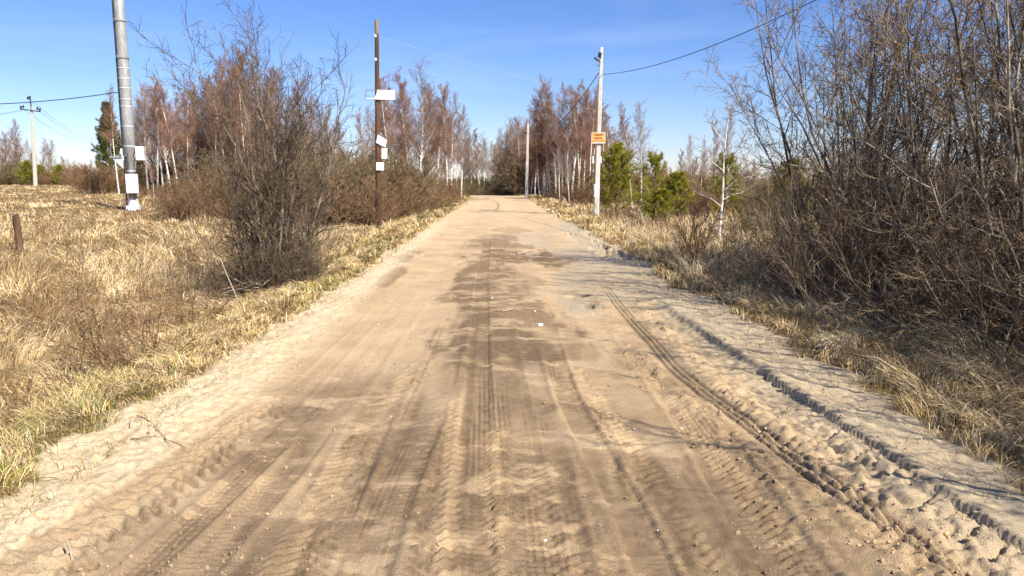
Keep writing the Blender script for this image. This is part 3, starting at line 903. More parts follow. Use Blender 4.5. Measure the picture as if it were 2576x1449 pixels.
birch(5, 1560, 58, 290, 'small grey birch half hidden by its neighbour over the round pine', G6)
birch(0, 1650, 60, 375, 'low rounded grey tree behind the open pine', G6, 1.6)
birch(5, 1742, 60, 338, 'grey birch alone against the sky beyond the pines', G6, .9)
birch(5, 1762, 62, 350, 'shorter grey birch beside the lone one beyond the pines', G6, .9)
birch(1, 1710, 64, 375, 'small thin birch in the low gap beyond the pines', G6)
birch(5, 1830, 40, 268, 'grey birch behind the dark pine and the white birch sapling', G6, .8)
birch(1, 1800, 44, 300, 'slim birch seen beside the top of the white birch sapling', G6, .8)

G7 = 'far trees beyond the pines and the thicket'
for dx, y, tp, k in ((1650, 95, 412, 5), (1672, 100, 405, 6), (1690, 98, 418, 0), (1722, 96, 400, 5), (1748, 100, 392, 6), (1775, 94, 385, 5), (1795, 98, 398, 0), (1818, 96, 380, 5), (1845, 100, 392, 6), (1872, 96, 385, 5), (1900, 94, 396, 0), (1935, 98, 400, 5), (1970, 95, 405, 6), (2010, 98, 400, 5), (2060, 95, 408, 0), (2110, 98, 402, 5), (2170, 95, 405, 6), (2240, 98, 408, 5), (2320, 96, 405, 0), (2400, 98, 405, 5), (2480, 96, 408, 6)):
    birch(k, dx, y, tp, 'far bare tree in the low row beyond the pines and behind the thicket', G7, 1.7)
G3 = 'far trees where the road bends out of sight'
birch(4, 1218, 88, 328, 'white-trunked birch pair member standing alone over the end of the road', G3, .8)
birch(1, 1207, 90, 322, 'slim birch beside the white-trunked one at the end of the road', G3)
birch(5, 1272, 84, 292, 'feathery grey birch over the road bend, tallest of the far trees', G3)
birch(5, 1188, 92, 330, 'dark-stemmed grey birch just past the small pole at the road end', G3)
for dx, y, tp, k in ((1172, 98, 345, 5), (1180, 104, 352, 6), (1198, 100, 350, 0), (1228, 104, 345, 5), (1240, 98, 352, 5), (1250, 106, 360, 6), (1262, 96, 318, 5), (1282, 90, 315, 6), (1292, 94, 300, 0), (1303, 88, 295, 6), (1312, 82, 290, 5), (1322, 84, 305, 6), (1330, 80, 310, 0), (1168, 90, 330, 5), (1245, 115, 345, 6), (1215, 116, 360, 0)):
    birch(k, dx, y, tp, 'far bare birch in the dim row closing the end of the road', G3)

G4 = 'birches between the steel mast and the willow'
birch(3, 412, 56, 205, 'slanting white birch, nearer of the slim pair beside the steel mast', G4, 1.0, tilt=(0, -.06))
birch(1, 398, 58, 190, 'slim white birch, farther of the leaning pair beside the steel mast', G4, 1.0, tilt=(0, -.05))
birch(1, 452, 55, 212, 'bright white birch with peeling trunk midway between mast and willow', G4, 1.1)
birch(2, 430, 60, 215, 'birch with reddish crown left of the bright white one', G4)
birch(3, 300, 55, 215, 'leaning white birch half hidden by the steel mast', G4, 1.0, tilt=(0, -.1))
birch(3, 388, 52, 405, 'thin crooked young birch beside the mast cabinet', G4, 1.3, tilt=(0, -.08))
for dx, y, tp, k in ((372, 64, 200, 5), (385, 66, 215, 6), (420, 64, 225, 6), (442, 66, 215, 0), (465, 64, 222, 6), (478, 60, 215, 0), (492, 63, 205, 1), (505, 66, 215, 6), (520, 62, 195, 0), (538, 66, 190, 6), (560, 60, 165, 0), (580, 62, 150, 6), (598, 58, 128, 0), (615, 60, 120, 6), (632, 60, 122, 2), (650, 64, 140, 6), (672, 62, 150, 0), (700, 64, 170, 6), (735, 64, 185, 0), (770, 62, 215, 2), (800, 64, 240, 0), (835, 64, 262, 6), (360, 70, 245, 5), (345, 64, 262, 5), (870, 66, 290, 5), (545, 58, 205, 3), (575, 56, 190, 3), (622, 55, 150, 1)):
    birch(k, dx, y, tp, 'bare reddish-brown birch crowded in the stand behind the willow and the steel mast', G4)

G5 = 'far wood beyond the power pole'
birch(5, 62, 105, 298, 'tall forked grey tree behind the power pole, top of the far wood', G5, 1.3)
for dx, y, tp, k in ((-40, 108, 318, 5), (-15, 112, 322, 0), (5, 104, 322, 5), (22, 108, 330, 6), (38, 112, 320, 5), (50, 100, 345, 6), (80, 112, 350, 5), (108, 104, 345, 5), (126, 110, 360, 5), (138, 104, 350, 5), (158, 112, 392, 6), (178, 106, 398, 5), (196, 112, 402, 0), (215, 108, 408, 6), (232, 104, 400, 5), (-70, 110, 325, 5), (92, 116, 378, 6)):
    birch(k, dx, y, tp, 'far bare grey-brown tree in the low wood beyond the power pole', G5, 1.25)

# ---- brown brush in front of and under the stands
def brush_mesh(seed, twig, h=3.0, nst=34):
    return shrub_mesh(seed, h, 1.25, nst, 9, 7, 5, .9, .016, 50, bark=twig, twig=twig, tilt=(3, 48), wander=.1, t0=.05, tw=.0062, tipw=.0045, suck_l=(.8, 1.8))
BR = [brush_mesh(41, 'brush_twig'), brush_mesh(42, 'brush_olive'), brush_mesh(43, 'brush_twig', 2.6, 40)]
def brush(k, dx, y, top, label, group, sx=1.3, rz=0):
    b = base_at(dx, y)
    s = max(.2, (pt(dx, top, y).z - b.z) / zmax(BR[k][1]))
    return put_shrub('brush_bush', BR[k], label, 'bush', b, rz, (s * sx, s * sx, s), group)
rnd = random.Random(9)
GB = 'olive brush behind the brown pole'
for dx, y, tp, k in ((830, 33, 388, 1), (870, 34, 378, 1), (905, 35, 372, 0), (940, 36, 372, 1), (975, 37, 385, 1), (1005, 38, 405, 0), (1035, 41, 425, 0), (1062, 44, 438, 1), (1085, 46, 446, 0), (1105, 48, 452, 0), (985, 44, 385, 1), (1045, 50, 415, 1), (930, 42, 362, 1), (860, 31, 420, 0), (1010, 34, 455, 0), (1050, 38, 462, 0), (1085, 42, 466, 0), (900, 31, 450, 0), (1120, 52, 458, 1), (850, 42, 365, 0)):
    brush(k, dx, y, tp, 'dense leafless brown-olive bush in the brush around the brown pole', GB, 1.35, rnd.random() * 6)
GC = 'brown brush under the mast-side birches'
for dx, y, tp, k in ((250, 62, 420, 0), (285, 60, 405, 0), (330, 66, 425, 1), (365, 70, 405, 0), (400, 72, 400, 0), (440, 72, 395, 0), (470, 70, 390, 0), (500, 52, 440, 1), (530, 44, 430, 0), (385, 54, 462, 0), (440, 52, 462, 0), (560, 36, 400, 1), (600, 34, 390, 0), (480, 38, 450, 0), (520, 32, 450, 2), (640, 40, 360, 1), (700, 42, 355, 0), (760, 40, 370, 1), (800, 36, 390, 0), (210, 80, 412, 0), (180, 84, 415, 0), (150, 86, 418, 2), (120, 88, 418, 1), (90, 90, 410, 1), (60, 92, 400, 1), (20, 88, 405, 1), (-20, 90, 400, 1), (-60, 88, 400, 0), (235, 74, 410, 0), (560, 70, 350, 0), (640, 70, 320, 0), (720, 70, 320, 0)):
    brush(k, dx, y, tp, 'leafless brown bush in the low brush edging the straw field', GC, 1.5, rnd.random() * 6)
GD = 'dark brush closing the road bend'
for dx, y, tp, k in ((1150, 74, 440, 1), (1165, 92, 436, 1), (1190, 94, 438, 1), (1215, 96, 440, 1), (1240, 92, 436, 1), (1262, 90, 440, 1), (1285, 88, 432, 1), (1305, 86, 418, 1), (1330, 86, 402, 1), (1350, 84, 392, 0), (1375, 82, 355, 1), (1400, 82, 350, 0), (1425, 80, 350, 1), (1455, 80, 355, 0), (1485, 76, 370, 1), (1400, 56, 462, 0), (1450, 54, 465, 0), (1130, 64, 440, 1), (1362, 88, 370, 1), (1410, 88, 320, 0), (1450, 86, 330, 0), (1225, 84, 455, 1), (1185, 82, 458, 1), (1265, 82, 450, 1)):
    brush(k, dx, y, tp, 'dark leafless bush in the brush where the road bends away', GD, 1.4, rnd.random() * 6)
GE = 'brown brush on the far side of the pines'
for dx, y, tp, k in ((1590, 70, 425, 0), (1625, 72, 428, 1), (1665, 70, 430, 0), (1700, 68, 432, 1), (1735, 70, 428, 0), (1770, 68, 425, 1), (1805, 66, 428, 0), (1850, 64, 425, 1), (1900, 62, 428, 0), (1960, 60, 428, 1), (1510, 52, 420, 0), (1560, 56, 410, 1), (1610, 54, 420, 0), (1660, 50, 440, 0), (1700, 48, 442, 0), (1740, 46, 440, 0), (1780, 42, 446, 2), (1740, 36, 468, 0), (1840, 38, 450, 0), (1890, 36, 440, 1), (1940, 34, 440, 1), (2000, 34, 435, 1), (2060, 34, 440, 0), (2130, 32, 440, 1), (2210, 32, 440, 0), (2300, 32, 440, 1), (2390, 32, 440, 0), (2480, 30, 440, 1), (2570, 30, 440, 0), (1690, 36, 492, 2), (1920, 24, 505, 1), (2650, 30, 440, 1)):
    brush(k, dx, y, tp, 'leafless brown bush in the rough ground behind the thicket and the young pines', GE, 1.4, rnd.random() * 6)

# ---- pines
def pine_mesh(seed, h, w, dense=1.0, mat='needles', nl=.13, nw=.013, power=.8, whorl=.26, low=.05):
    rng = np.random.default_rng(seed)
    P0, R0 = paths(rng, np.array([[0, 0, -.05]]), np.array([[0, 0, 1.0]]), np.array([h]), 10, .015, .02, np.array([.022 * h]), .01)
    nw_ = int(h / whorl)
    pos, dirs, Ls, r0 = [], [], [], []
    for k in range(nw_):
        t = low + (.97 - low) * (k + rng.random() * .5) / nw_
        m = rng.integers(5, 8)
        a0 = rng.random() * 6.28
        for j in range(m):
            a = a0 + j * 2 * np.pi / m + rng.normal(0, .25)
            e = np.radians(18 + 38 * t + rng.normal(0, 8))
            pos.append((0, 0, t * h)); dirs.append((np.cos(a) * np.cos(e), np.sin(a) * np.cos(e), np.sin(e)))
            prof = min(1.0, .55 + 2.2 * t) * (1 - t) ** power
            Ls.append(w * prof * rng.uniform(.7, 1.2) + .12); r0.append(.006 + .010 * (1 - t))
    P1, R1 = paths(rng, np.array(pos), np.array(dirs, float), np.array(Ls), 6, .06, .07, np.array(r0), .004)
    P2, R2 = child(rng, P1, R1, 6, .25, 1, 42, 9, .42, 4, .08, .12, .7, .004, .003, .45)
    def tufts(P, per, lo):
        n, K, _ = P.shape
        idx = np.repeat(np.arange(n), per); m = len(idx)
        t = lo + (1 - lo) * rng.random(m); f = t * (K - 1); i = np.minimum(f.astype(int), K - 2); wq = (f - i)[:, None]
        p = P[idx, i] * (1 - wq) + P[idx, i + 1] * wq
        tan = norm(P[idx, i + 1] - P[idx, i])
        d = norm(tan * .75 + rng.normal(size=(m, 3)) * .62 + np.array([0, 0, .15]))
        L = nl * rng.uniform(.7, 1.2, m)[:, None]
        side = norm(np.cross(d, rng.normal(size=(m, 3)))) * nw * .5
        return np.stack([p - side, p + side, p + d * L + side * .25, p + d * L - side * .25], 1)
    T = np.concatenate([tufts(P1, int(36 * dense), .3), tufts(P2, int(24 * dense), .1)])
    a = np_mesh('trunk', *join([tubes(P0, R0, 7), tubes(P1, R1, 4), tubes(P2, R2, 3)])); a.materials.append(M['pine_bark'])
    b = np_mesh('crown', T.reshape(-1, 3), np.arange(len(T) * 4).reshape(-1, 4), False); b.materials.append(M[mat])
    return a, b
PA = pine_mesh(51, 3.0, 1.35, 2.0, power=.55)
PB = pine_mesh(52, 3.0, 1.3, 1.5, power=.6, whorl=.4)
PC = pine_mesh(53, 2.2, 1.0, 1.8, power=.6)
PD = pine_mesh(54, 9.0, 2.2, 2.2, 'dark_needles', .26, .03, .7, .5, .08)
def pine(ms, hm, dx, y, top, label, sx=1.0, rz=0):
    b = base_at(dx, y); s = (pt(dx, top, y).z - b.z) / hm
    o = thing('pine_tree', label, 'tree', b, rz)
    o.scale = (s * sx, s * sx, s)
    link('trunk', ms[0], None, o); link('crown', ms[1], None, o)
pine(PA, 3.0, 1550, 38, 372, 'bushy round young green pine just beside the concrete sign pole', 1.0, .3)
pine(PB, 3.0, 1645, 33, 390, 'open young pine with visible tiers of branches and a bare gap', 1.05, 1.3)
pine(PC, 2.2, 1703, 32, 438, 'smallest young green pine, beside the open one', 1.05, 2.3)
pine(PB, 3.0, 1822, 34, 392, 'young pine standing behind the white birch sapling', 1.0, 4.0)
pine(PC, 2.2, 1660, 30, 478, 'low spreading pine sprig at the foot of the open pine', 1.5, 4.0)
pine(PA, 3.0, 1985, 30, 412, 'young pine dimly seen through the twigs of the fan-shaped shrub', 1.1, 5.0)
pine(PD, 9.0, 283, 66, 258, 'tall narrow dark conifer behind the steel mast', 1.0, .5)
pine(PD, 9.0, 345, 70, 330, 'dark conifer half hidden on the far side of the steel mast', 1.1, 2.5)
pine(PA, 3.0, 72, 84, 408, 'small pine at the foot of the power pole, partly behind it', 1.3, .9)
pine(PA, 3.0, 105, 86, 418, 'small pine touching the power pole on its far side', 1.1, 1.9)
pine(PA, 3.0, 152, 82, 418, 'small yellow-green pine standing clear of the power pole', 1.2, 2.9)

# ---- saplings
def sapling_birch():
    b = base_at(1808, 19.0)
    o = thing('birch_tree', 'white birch sapling with crooked bare side branches in the straw', 'tree', b)
    rng = np.random.default_rng(61)
    z0 = b.z
    pts = [(1808, 612), (1812, 560), (1818, 500), (1820, 440), (1821, 395), (1828, 330), (1834, 285), (1839, 250), (1842, 225)]
    P = np.array([[list(pt(px, py, 19.0 + .05 * k) - b) for k, (px, py) in enumerate(pts)]])
    P[0, 0, 2] = -.05
    R = np.array([[.038, .033, .029, .023, .017, .010, .007, .005, .003]])
    lim = []
    for q in ([(1815, 520), (1790, 500), (1765, 490), (1740, 478)], [(1819, 480), (1850, 455), (1880, 445), (1910, 440)], [(1816, 505), (1840, 490), (1865, 485), (1890, 470)],
              [(1820, 430), (1795, 410), (1775, 385), (1762, 350)], [(1821, 400), (1850, 385), (1865, 355), (1872, 325)], [(1810, 585), (1790, 560), (1765, 540), (1735, 530)], [(1824, 360), (1800, 330), (1788, 305), (1784, 280)], [(1830, 310), (1855, 270), (1862, 258), (1866, 240)]):
        dep = rng.normal(0, .25)
        lim.append([list(pt(px, py, 19.0 + dep * k / 3) - b) for k, (px, py) in enumerate(q)])
    P1 = np.array(lim); R1 = np.tile(np.array([[.012, .008, .006, .004]]), (len(lim), 1))
    P2, R2 = child(rng, P1, R1, 9, .15, 1, 40, 10, .45, 5, .1, .1, .7, .005, .003, .3)
    P2b, R2b = child(rng, P, R, 26, .45, 1, 42, 10, .14, 5, .1, .12, .4, .004, .002, .4)
    P3, R3 = child(rng, np.concatenate([P2, P2b]), np.concatenate([R2, R2b]), 6, .15, 1, 36, 10, .5, 3, .1, .05, .7, .0035, .002, .3)
    a = np_mesh('trunk', *join([tubes(P, R, 8), tubes(P1, R1, 5)])); a.materials.append(M['birch_bark'])
    c = np_mesh('crown', *join([tubes(P2, R2), tubes(P2b, R2b), tubes(P3, R3)])); c.materials.append(M['grey_twig'])
    link('trunk', a, None, o); link('crown', c, None, o)
sapling_birch()
SP = shrub_mesh(62, 1.55, .8, 9, 8, 5, 3, .12, .014, 8, bark='brush_twig', twig='brush_twig', tilt=(3, 24), tw=.0026, tipw=.0018, suck_l=(.4, .9))
put_shrub('sapling_bush', SP, 'slender reddish upright bush at the road edge before the white birch sapling', 'bush', base_at(1748, 12.9), 0, .95)
SW = shrub_mesh(63, .95, 1.3, 12, 7, 4, 3, .25, .008, 18, bark='brush_twig', twig='brush_twig', tilt=(5, 60), tw=.002, tipw=.0014, suck_l=(.35, .9), wander=.16, droop=.08)
put_shrub('dead_bush', SW, 'small tangled dead brown bush in the ditch by the verge', 'bush', base_at(330, 6.7), 0, 1.0)
put_shrub('dead_bush', SW, 'low dead brown bush cut by the picture edge beside the sandy verge', 'bush', base_at(40, 5.3), 2.0, .6)
put_shrub('dead_bush', SW, 'sparse dark dead bush amid tall straw before the willow', 'bush', base_at(470, 9.6), 4.0, .9)
put_shrub('dead_bush', SW, 'flattened brown dead bush in the open straw below the wooden post', 'bush', base_at(160, 9.5), 1.0, .7)

def stick(name, pts, r0, r1, mat, label, cat, side=()):
    b = Vector(pts[0])
    P = np.array([[list(Vector(p) - b) for p in pts]])
    R = np.linspace(r0, r1, len(pts))[None]
    parts = [tubes(P, R, 6)]
    for q, ra in side:
        S = np.array([[list(Vector(p) - b) for p in q]])
        parts.append(tubes(S, np.linspace(ra, ra * .35, len(q))[None], 5))
    me = np_mesh(name, *join(parts))
    o = link(name, me, M[mat]); o.location = b
    return tag(o, label, cat)
q = lambda dx, dy, y: tuple(pt(dx, dy, y))
stick('fallen_branch', [q(775, 678, 11.7), q(735, 682, 11.6), q(705, 686, 11.5), q(683, 700, 11.4), q(660, 718, 11.3), q(630, 708, 11.3), q(600, 718, 11.2), q(560, 728, 11.1)], .035, .006, 'dead_wood',
      'pale crooked fallen branch lying at the foot of the willow', 'branch',
      [([q(690, 694, 11.45), q(672, 682, 11.5), q(648, 672, 11.5), q(620, 640, 11.6)], .014), ([q(640, 711, 11.3), q(615, 725, 11.2), q(575, 732, 11.1), q(545, 745, 11.0)], .010), ([q(610, 713, 11.2), q(580, 695, 11.3), q(555, 680, 11.3)], .008)])
stick('broken_stem', [q(604, 772, 10.4), q(590, 735, 10.4), q(570, 690, 10.4), q(553, 648, 10.4)], .011, .006, 'dead_wood', 'thin straight bleached broken stem leaning in front of the willow', 'stem')
gx_, gy_ = at(1263, 787); gx2, gy2 = at(1300, 778)
stick('stick', [(gx_, gy_, float(surf(gx_, gy_)[0]) + .012), (gx2, gy2, float(surf(gx2, gy2)[0]) + .014)], .009, .007, 'dead_wood', 'short straight pale stick lying on the damp middle of the road', 'stick')
a1 = at(183, 1418); z1 = float(surf(*a1)[0])
stick('stick', [(a1[0], a1[1], z1 - .01), (a1[0] - .012, a1[1] + .01, z1 + .045), (a1[0] - .03, a1[1] + .02, z1 + .075)], .0055, .004, 'dead_wood', 'bleached bent stick poking out of the lug marks nearest the viewer', 'stick')
def lying(dx0, dy0, dx1, dy1, r, label, mat='brush_twig', lift=.012):
    a = at(dx0, dy0); b = at(dx1, dy1); pts = []
    for k in range(5):
        t = k / 4; x = a[0] + (b[0] - a[0]) * t + (.012 if k % 2 else 0); y = a[1] + (b[1] - a[1]) * t
        pts.append((x, y, float(surf(x, y)[0]) + lift + (.012 if k == 2 else 0)))
    stick('twig', pts, r, r * .5, mat, label, 'twig')
lying(370, 1100, 470, 1130, .004, 'thin dark twig lying across the pale sand of the verge')
lying(345, 1050, 430, 1128, .0035, 'thin curved twig lying at the grass edge of the sand')
lying(40, 1215, 150, 1200, .004, 'dark twig half buried in the pale sand near the picture edge')
lying(330, 1112, 395, 1118, .004, 'short thick dark twig on the pale sand beside the grass')
lying(1300, 640, 1345, 628, .014, 'pale bark strip lying on the dark patch in the road', 'dead_wood', .02)
for dx, dy, s_, lb in ((1358, 817, .028, 'largest white pebble on the damp middle of the road'), (1238, 750, .018, 'small white pebble near the middle of the road, beyond the pale stick'), (1345, 785, .014, 'tiny white pebble to one side of the pale stick'), (1372, 1352, .008, 'tiny white pebble on the near sand')):
    x, y = at(dx, dy)
    V = IV * np.array([s_ * 1.3, s_, s_ * .7]) * (1 + .15 * np.random.default_rng(int(dx)).normal(size=(len(IV), 1)))
    o = link('pebble', np_mesh('pebble', V, IF, False), M['stone']); o.location = (x, y, float(surf(x, y)[0]) + s_ * .3)
    tag(o, lb, 'pebble')

# lump of dead straw at the thicket edge
rs = np.random.default_rng(77)
lx, ly = at(2120, 885)
n = 500
tq = rs.random(n)
X = lx - .18 + .42 * tq + rs.normal(0, .03, n); Y = ly - .12 + .35 * tq + rs.normal(0, .03, n)
V, F, c = blades(rs, X, Y, surf(X, Y) + rs.random(n) * .06, rs.uniform(.12, .3, n), rs.uniform(.004, .008, n), np.radians(rs.normal(80, 8, n)), np.pi * 1.2 + rs.normal(0, .35, n), pick(rs, n, {'white': 1.6, 'light': .6, 'grey': .5}))
o = link('straw_lump', np_mesh('straw_lump', V, F, False, {'tint': ('FLOAT_COLOR', c)}), M['blades'])
tag(o, 'lump of bleached dead straw lying at the foot of the thicket', 'straw')

# ------------------------------------------------------------------ hard things
def bm_obj(name, bm, mat, parent=None, smooth=False):
    me = bpy.data.meshes.new(name); bm.to_mesh(me); bm.free()
    if smooth:
        for p in me.polygons: p.use_smooth = True
    return link(name, me, mat, parent)

def box(bm, c, s, rot=None, bev=0.0):
    g = bmesh.ops.create_cube(bm, size=1.0)
    m = Matrix.Translation(c) @ (rot.to_4x4() if rot else Matrix.Identity(4)) @ Matrix.Diagonal((s[0], s[1], s[2], 1))
    bmesh.ops.transform(bm, matrix=m, verts=g['verts'])
    if bev:
        ed = {e for v in g['verts'] for e in v.link_edges}
        bmesh.ops.bevel(bm, geom=list(ed), offset=bev, segments=2, affect='EDGES', profile=.5)

def lathe(bm, prof, S=24, c=(0, 0, 0)):
    rings = []
    for r, z in prof:
        rings.append([bm.verts.new((c[0] + r * math.cos(2 * math.pi * k / S), c[1] + r * math.sin(2 * math.pi * k / S), c[2] + z)) for k in range(S)])
    for a, b in zip(rings, rings[1:]):
        for k in range(S):
            bm.faces.new((a[k], a[(k + 1) % S], b[(k + 1) % S], b[k]))
    bm.faces.new(rings[-1]); bm.faces.new(rings[0][::-1])

def tube_bm(bm, pts, r, S=8):
    P = np.array([[list(p) for p in pts]]); R = np.full((1, len(pts)), r)
    V, F = tubes(P, R, S)
    vs = [bm.verts.new(v) for v in V]
    for f in F: bm.faces.new([vs[i] for i in f])

# ---- steel telecom mast
MY = 39.0
mb = base_at(337.5, MY)
mast = thing('steel_mast', 'tall grey tubular steel mast with bolted rings and white cabinets, in the straw field', 'mast', mb)
def mz(dy): return pt(337, dy, MY).z - mb.z
ztop = mz(-120)
bm = bmesh.new()
lathe(bm, [(.20, .62), (.20, mz(388)), (.285, mz(384)), (.275, mz(300)), (.262, mz(145)), (.25, mz(52)), (.225, ztop)], 32)
bm_obj('shaft', bm, M['galvanised'], mast, True)
bm = bmesh.new()
lathe(bm, [(.36, 0.02), (.355, .05), (.29, .22), (.235, .45), (.205, .66)], 32)
for k in range(10):
    a = k * math.pi / 5
    box(bm, (math.cos(a) * .31, math.sin(a) * .31, .16), (.12, .012, .24), Matrix.Rotation(a, 3, 'Z'))
bm_obj('flared_base', bm, M['bright_metal'], mast, False)
bm = bmesh.new(); lathe(bm, [(.40, -.08), (.40, .03)], 32)
for k in range(16):
    a = k * math.pi / 8
    lathe(bm, [(.02, .03), (.02, .09)], 6, (math.cos(a) * .375, math.sin(a) * .375, 0))
bm_obj('base_plate', bm, M['dark_metal'], mast)
for dy, rr in ((52, .25), (145, .262)):
    bm = bmesh.new(); z = mz(dy)
    lathe(bm, [(rr + .045, z - .035), (rr + .045, z + .035)], 32)
    for k in range(20):
        a = k * math.pi / 10
        lathe(bm, [(.014, z - .07), (.014, z + .07)], 6, (math.cos(a) * (rr + .028), math.sin(a) * (rr + .028), 0))
    bm_obj('bolted_flange', bm, M['galvanised'], mast)
for dy, rr in ((172, .267), (198, .268), (222, .27), (250, .273), (268, .275), (318, .279), (368, .284), (430, .204), (450, .204), (466, .204), (494, .204)):
    bm = bmesh.new(); z = mz(dy)
    lathe(bm, [(rr + .012, z - .022), (rr + .012, z + .022)], 32)
    bm_obj('strap', bm, M['bright_metal'], mast)
# side cabinet on arms
zc0, zc1 = mz(478), mz(433)
sxr = pt(355, 400, MY).x - mb.x
def cab(name, dx0, dy0, dx1, dy1, dep, yo, yaw):
    A_ = pt(dx0, dy0, MY) - mb; B_ = pt(dx1, dy1, MY) - mb
    c = ((A_.x + B_.x) / 2, yo, (A_.z + B_.z) / 2)
    bm = bmesh.new(); R_ = Matrix.Rotation(yaw, 3, 'Z')
    box(bm, c, (abs(B_.x - A_.x), dep, abs(A_.z - B_.z)), R_, .025)
    o = bm_obj(name, bm, M['cabinet_white'], mast)
    bm = bmesh.new()
    box(bm, Vector(c) + R_ @ Vector((0, -dep / 2 - .006, 0)), (abs(B_.x - A_.x) * .9, .012, abs(A_.z - B_.z) * .93), R_, .004)
    bm_obj('cabinet_door', bm, M['cabinet_white'], o)
    bm = bmesh.new(); box(bm, Vector(c) + R_ @ Vector((abs(B_.x - A_.x) * .36, -dep / 2 - .02, 0)), (.02, .02, .10), R_)
    bm_obj('handle', bm, M['bright_metal'], o)
    return c
c1 = cab('equipment_cabinet', 344, 369, 366, 404, .22, -.12, .25)
c2 = cab('equipment_cabinet', 326, 438, 356, 486, .26, -.36, .12)
bm = bmesh.new()
for zz in (mz(372), mz(400)):
    box(bm, (.31, -.05, zz), (.36, .06, .05))
box(bm, (.1, -.22, mz(445)), (.25, .1, .05)); box(bm, (.1, -.22, mz(478)), (.25, .1, .05))
bm_obj('cabinet_bracket', bm, M['galvanised'], mast)
# side boxes and the triangular bracket on the other side
A_ = pt(310, 368, MY) - mb
bm = bmesh.new()
box(bm, (-.36, -.05, mz(382)), (.12, .16, .34), None, .015); box(bm, (-.30, -.12, mz(398)), (.12, .14, .26), None, .015)
bm_obj('radio_box', bm, M['cabinet_white'], mast)
tri = [(-.22, mz(396)), (-.78, mz(399)), (-.24, mz(425))]
for yy in (-.30, .10):
    bm = bmesh.new()
    vs = [bm.verts.new((x_, yy, z_)) for x_, z_ in tri] + [bm.verts.new((x_, yy + .03, z_)) for x_, z_ in tri]
    bm.faces.new(vs[0:3]); bm.faces.new(vs[3:6][::-1])
    for i in range(3): bm.faces.new((vs[i], vs[3 + i], vs[3 + (i + 1) % 3], vs[(i + 1) % 3]))
    bm_obj('bracket_plate', bm, M['bright_metal'], mast)
bm = bmesh.new(); box(bm, (-.58, -.10, mz(396)), (.62, .5, .07), None, .01)
bm_obj('platform', bm, M['galvanised'], mast)
# cable bundle up the side, thickened to darken the mast's shaded edge
bm = bmesh.new()
tube_bm(bm, [(-.30, -.1, .1), (-.26, -.16, .6), (-.24, -.15, mz(440)), (-.25, -.14, mz(395)), (-.30, -.08, mz(380)), (-.31, -.06, mz(300)), (-.29, -.06, mz(145)), (-.27, -.05, ztop)], .045)
tube_bm(bm, [(-.27, -.12, .1), (-.23, -.2, .6), (-.21, -.19, mz(440)), (-.22, -.18, mz(395)), (-.29, -.12, mz(380)), (-.30, -.1, mz(300)), (-.28, -.1, mz(145)), (-.26, -.09, ztop)], .022)
bm_obj('cable_bundle', bm, M['dark_metal'], mast, True)
bm = bmesh.new()
tube_bm(bm, [(-.05, -.34, mz(486) + .02), (0, -.36, mz(486) - .14), (.12, -.36, mz(486) - .2), (.24, -.36, mz(486) - .14), (.27, -.34, mz(486) + .02)], .016)
bm_obj('cable_loop', bm, M['dark_metal'], mast, True)

# ---- brown wooden pole
BY = 28.3
bb = base_at(952, BY)
bp = thing('utility_pole', 'tall brown wooden pole carrying weathered blank notices by the verge', 'pole', bb)
def bz(dy): return pt(952, dy, BY).z - bb.z
tp_ = pt(947.5, 50, BY) - bb
def pole_mesh(z0, z1, r0, r1, seg=10):
    n = 8; P = np.array([[[tp_.x * (z0 + (z1 - z0) * k / n) / tp_.z, 0, z0 + (z1 - z0) * k / n] for k in range(n + 1)]])
    R = np.linspace(r0, r1, n + 1)[None]
    V, F = tubes(P, R, seg)
    me = bpy.data.meshes.new('pole'); bm = bmesh.new()
    vs = [bm.verts.new(v) for v in V]
    for f in F: bm.faces.new([vs[i] for i in f])
    bm.faces.new(vs[-seg:][::-1]); bmesh.ops.recalc_face_normals(bm, faces=bm.faces)
    return bm
bm_obj('shaft', pole_mesh(bz(484), bz(85), .095, .078), M['pole_wood'], bp)
bm_obj('weathered_top', pole_mesh(bz(85) - .01, tp_.z, .0785, .074), M['pole_top_wood'], bp)
bm_obj('ground_stub', pole_mesh(-.2, bz(484), .112, .106), M['stub_wood'], bp)
for dy in (92, 151):
    z = bz(dy); x0 = tp_.x * z / tp_.z
    bm = bmesh.new(); tube_bm(bm, [(x0 - .03, -.06, z - .14), (x0 - .03, -.15, z - .15), (x0 - .03, -.15, z - .02)], .016)
    h = bm_obj('insulator_hook', bm, M['dark_metal'], bp)
    bm = bmesh.new(); lathe(bm, [(.035, -.05), (.045, -.03), (.035, -.01), (.045, .02), (.03, .05)], 12, (x0 - .03, -.15, z))
    bm_obj('insulator', bm, M['porcelain'], h, True)

def panel(name, y, corners, mat, label, cat, th=.012, group=None, yaw=0.0):
    """flat board from its outline in the picture, at its own distance and thickness"""
    c = sum((pt(dx, dy, y) for dx, dy in corners), Vector()) / len(corners)
    bm = bmesh.new(); R_ = Matrix.Rotation(yaw, 3, 'Z')
    loc = [R_ @ (pt(dx, dy, y) - c) for dx, dy in corners]
    f = [bm.verts.new(v) for v in loc]; b = [bm.verts.new(v + R_ @ Vector((0, th, 0))) for v in loc]
    bm.faces.new(f); bm.faces.new(b[::-1])
    for i in range(len(f)): bm.faces.new((f[i], b[i], b[(i + 1) % len(f)], f[(i + 1) % len(f)]))
    bmesh.ops.recalc_face_normals(bm, faces=bm.faces)
    o = bm_obj(name, bm, mat); o.location = c
    return tag(o, label, cat, group)
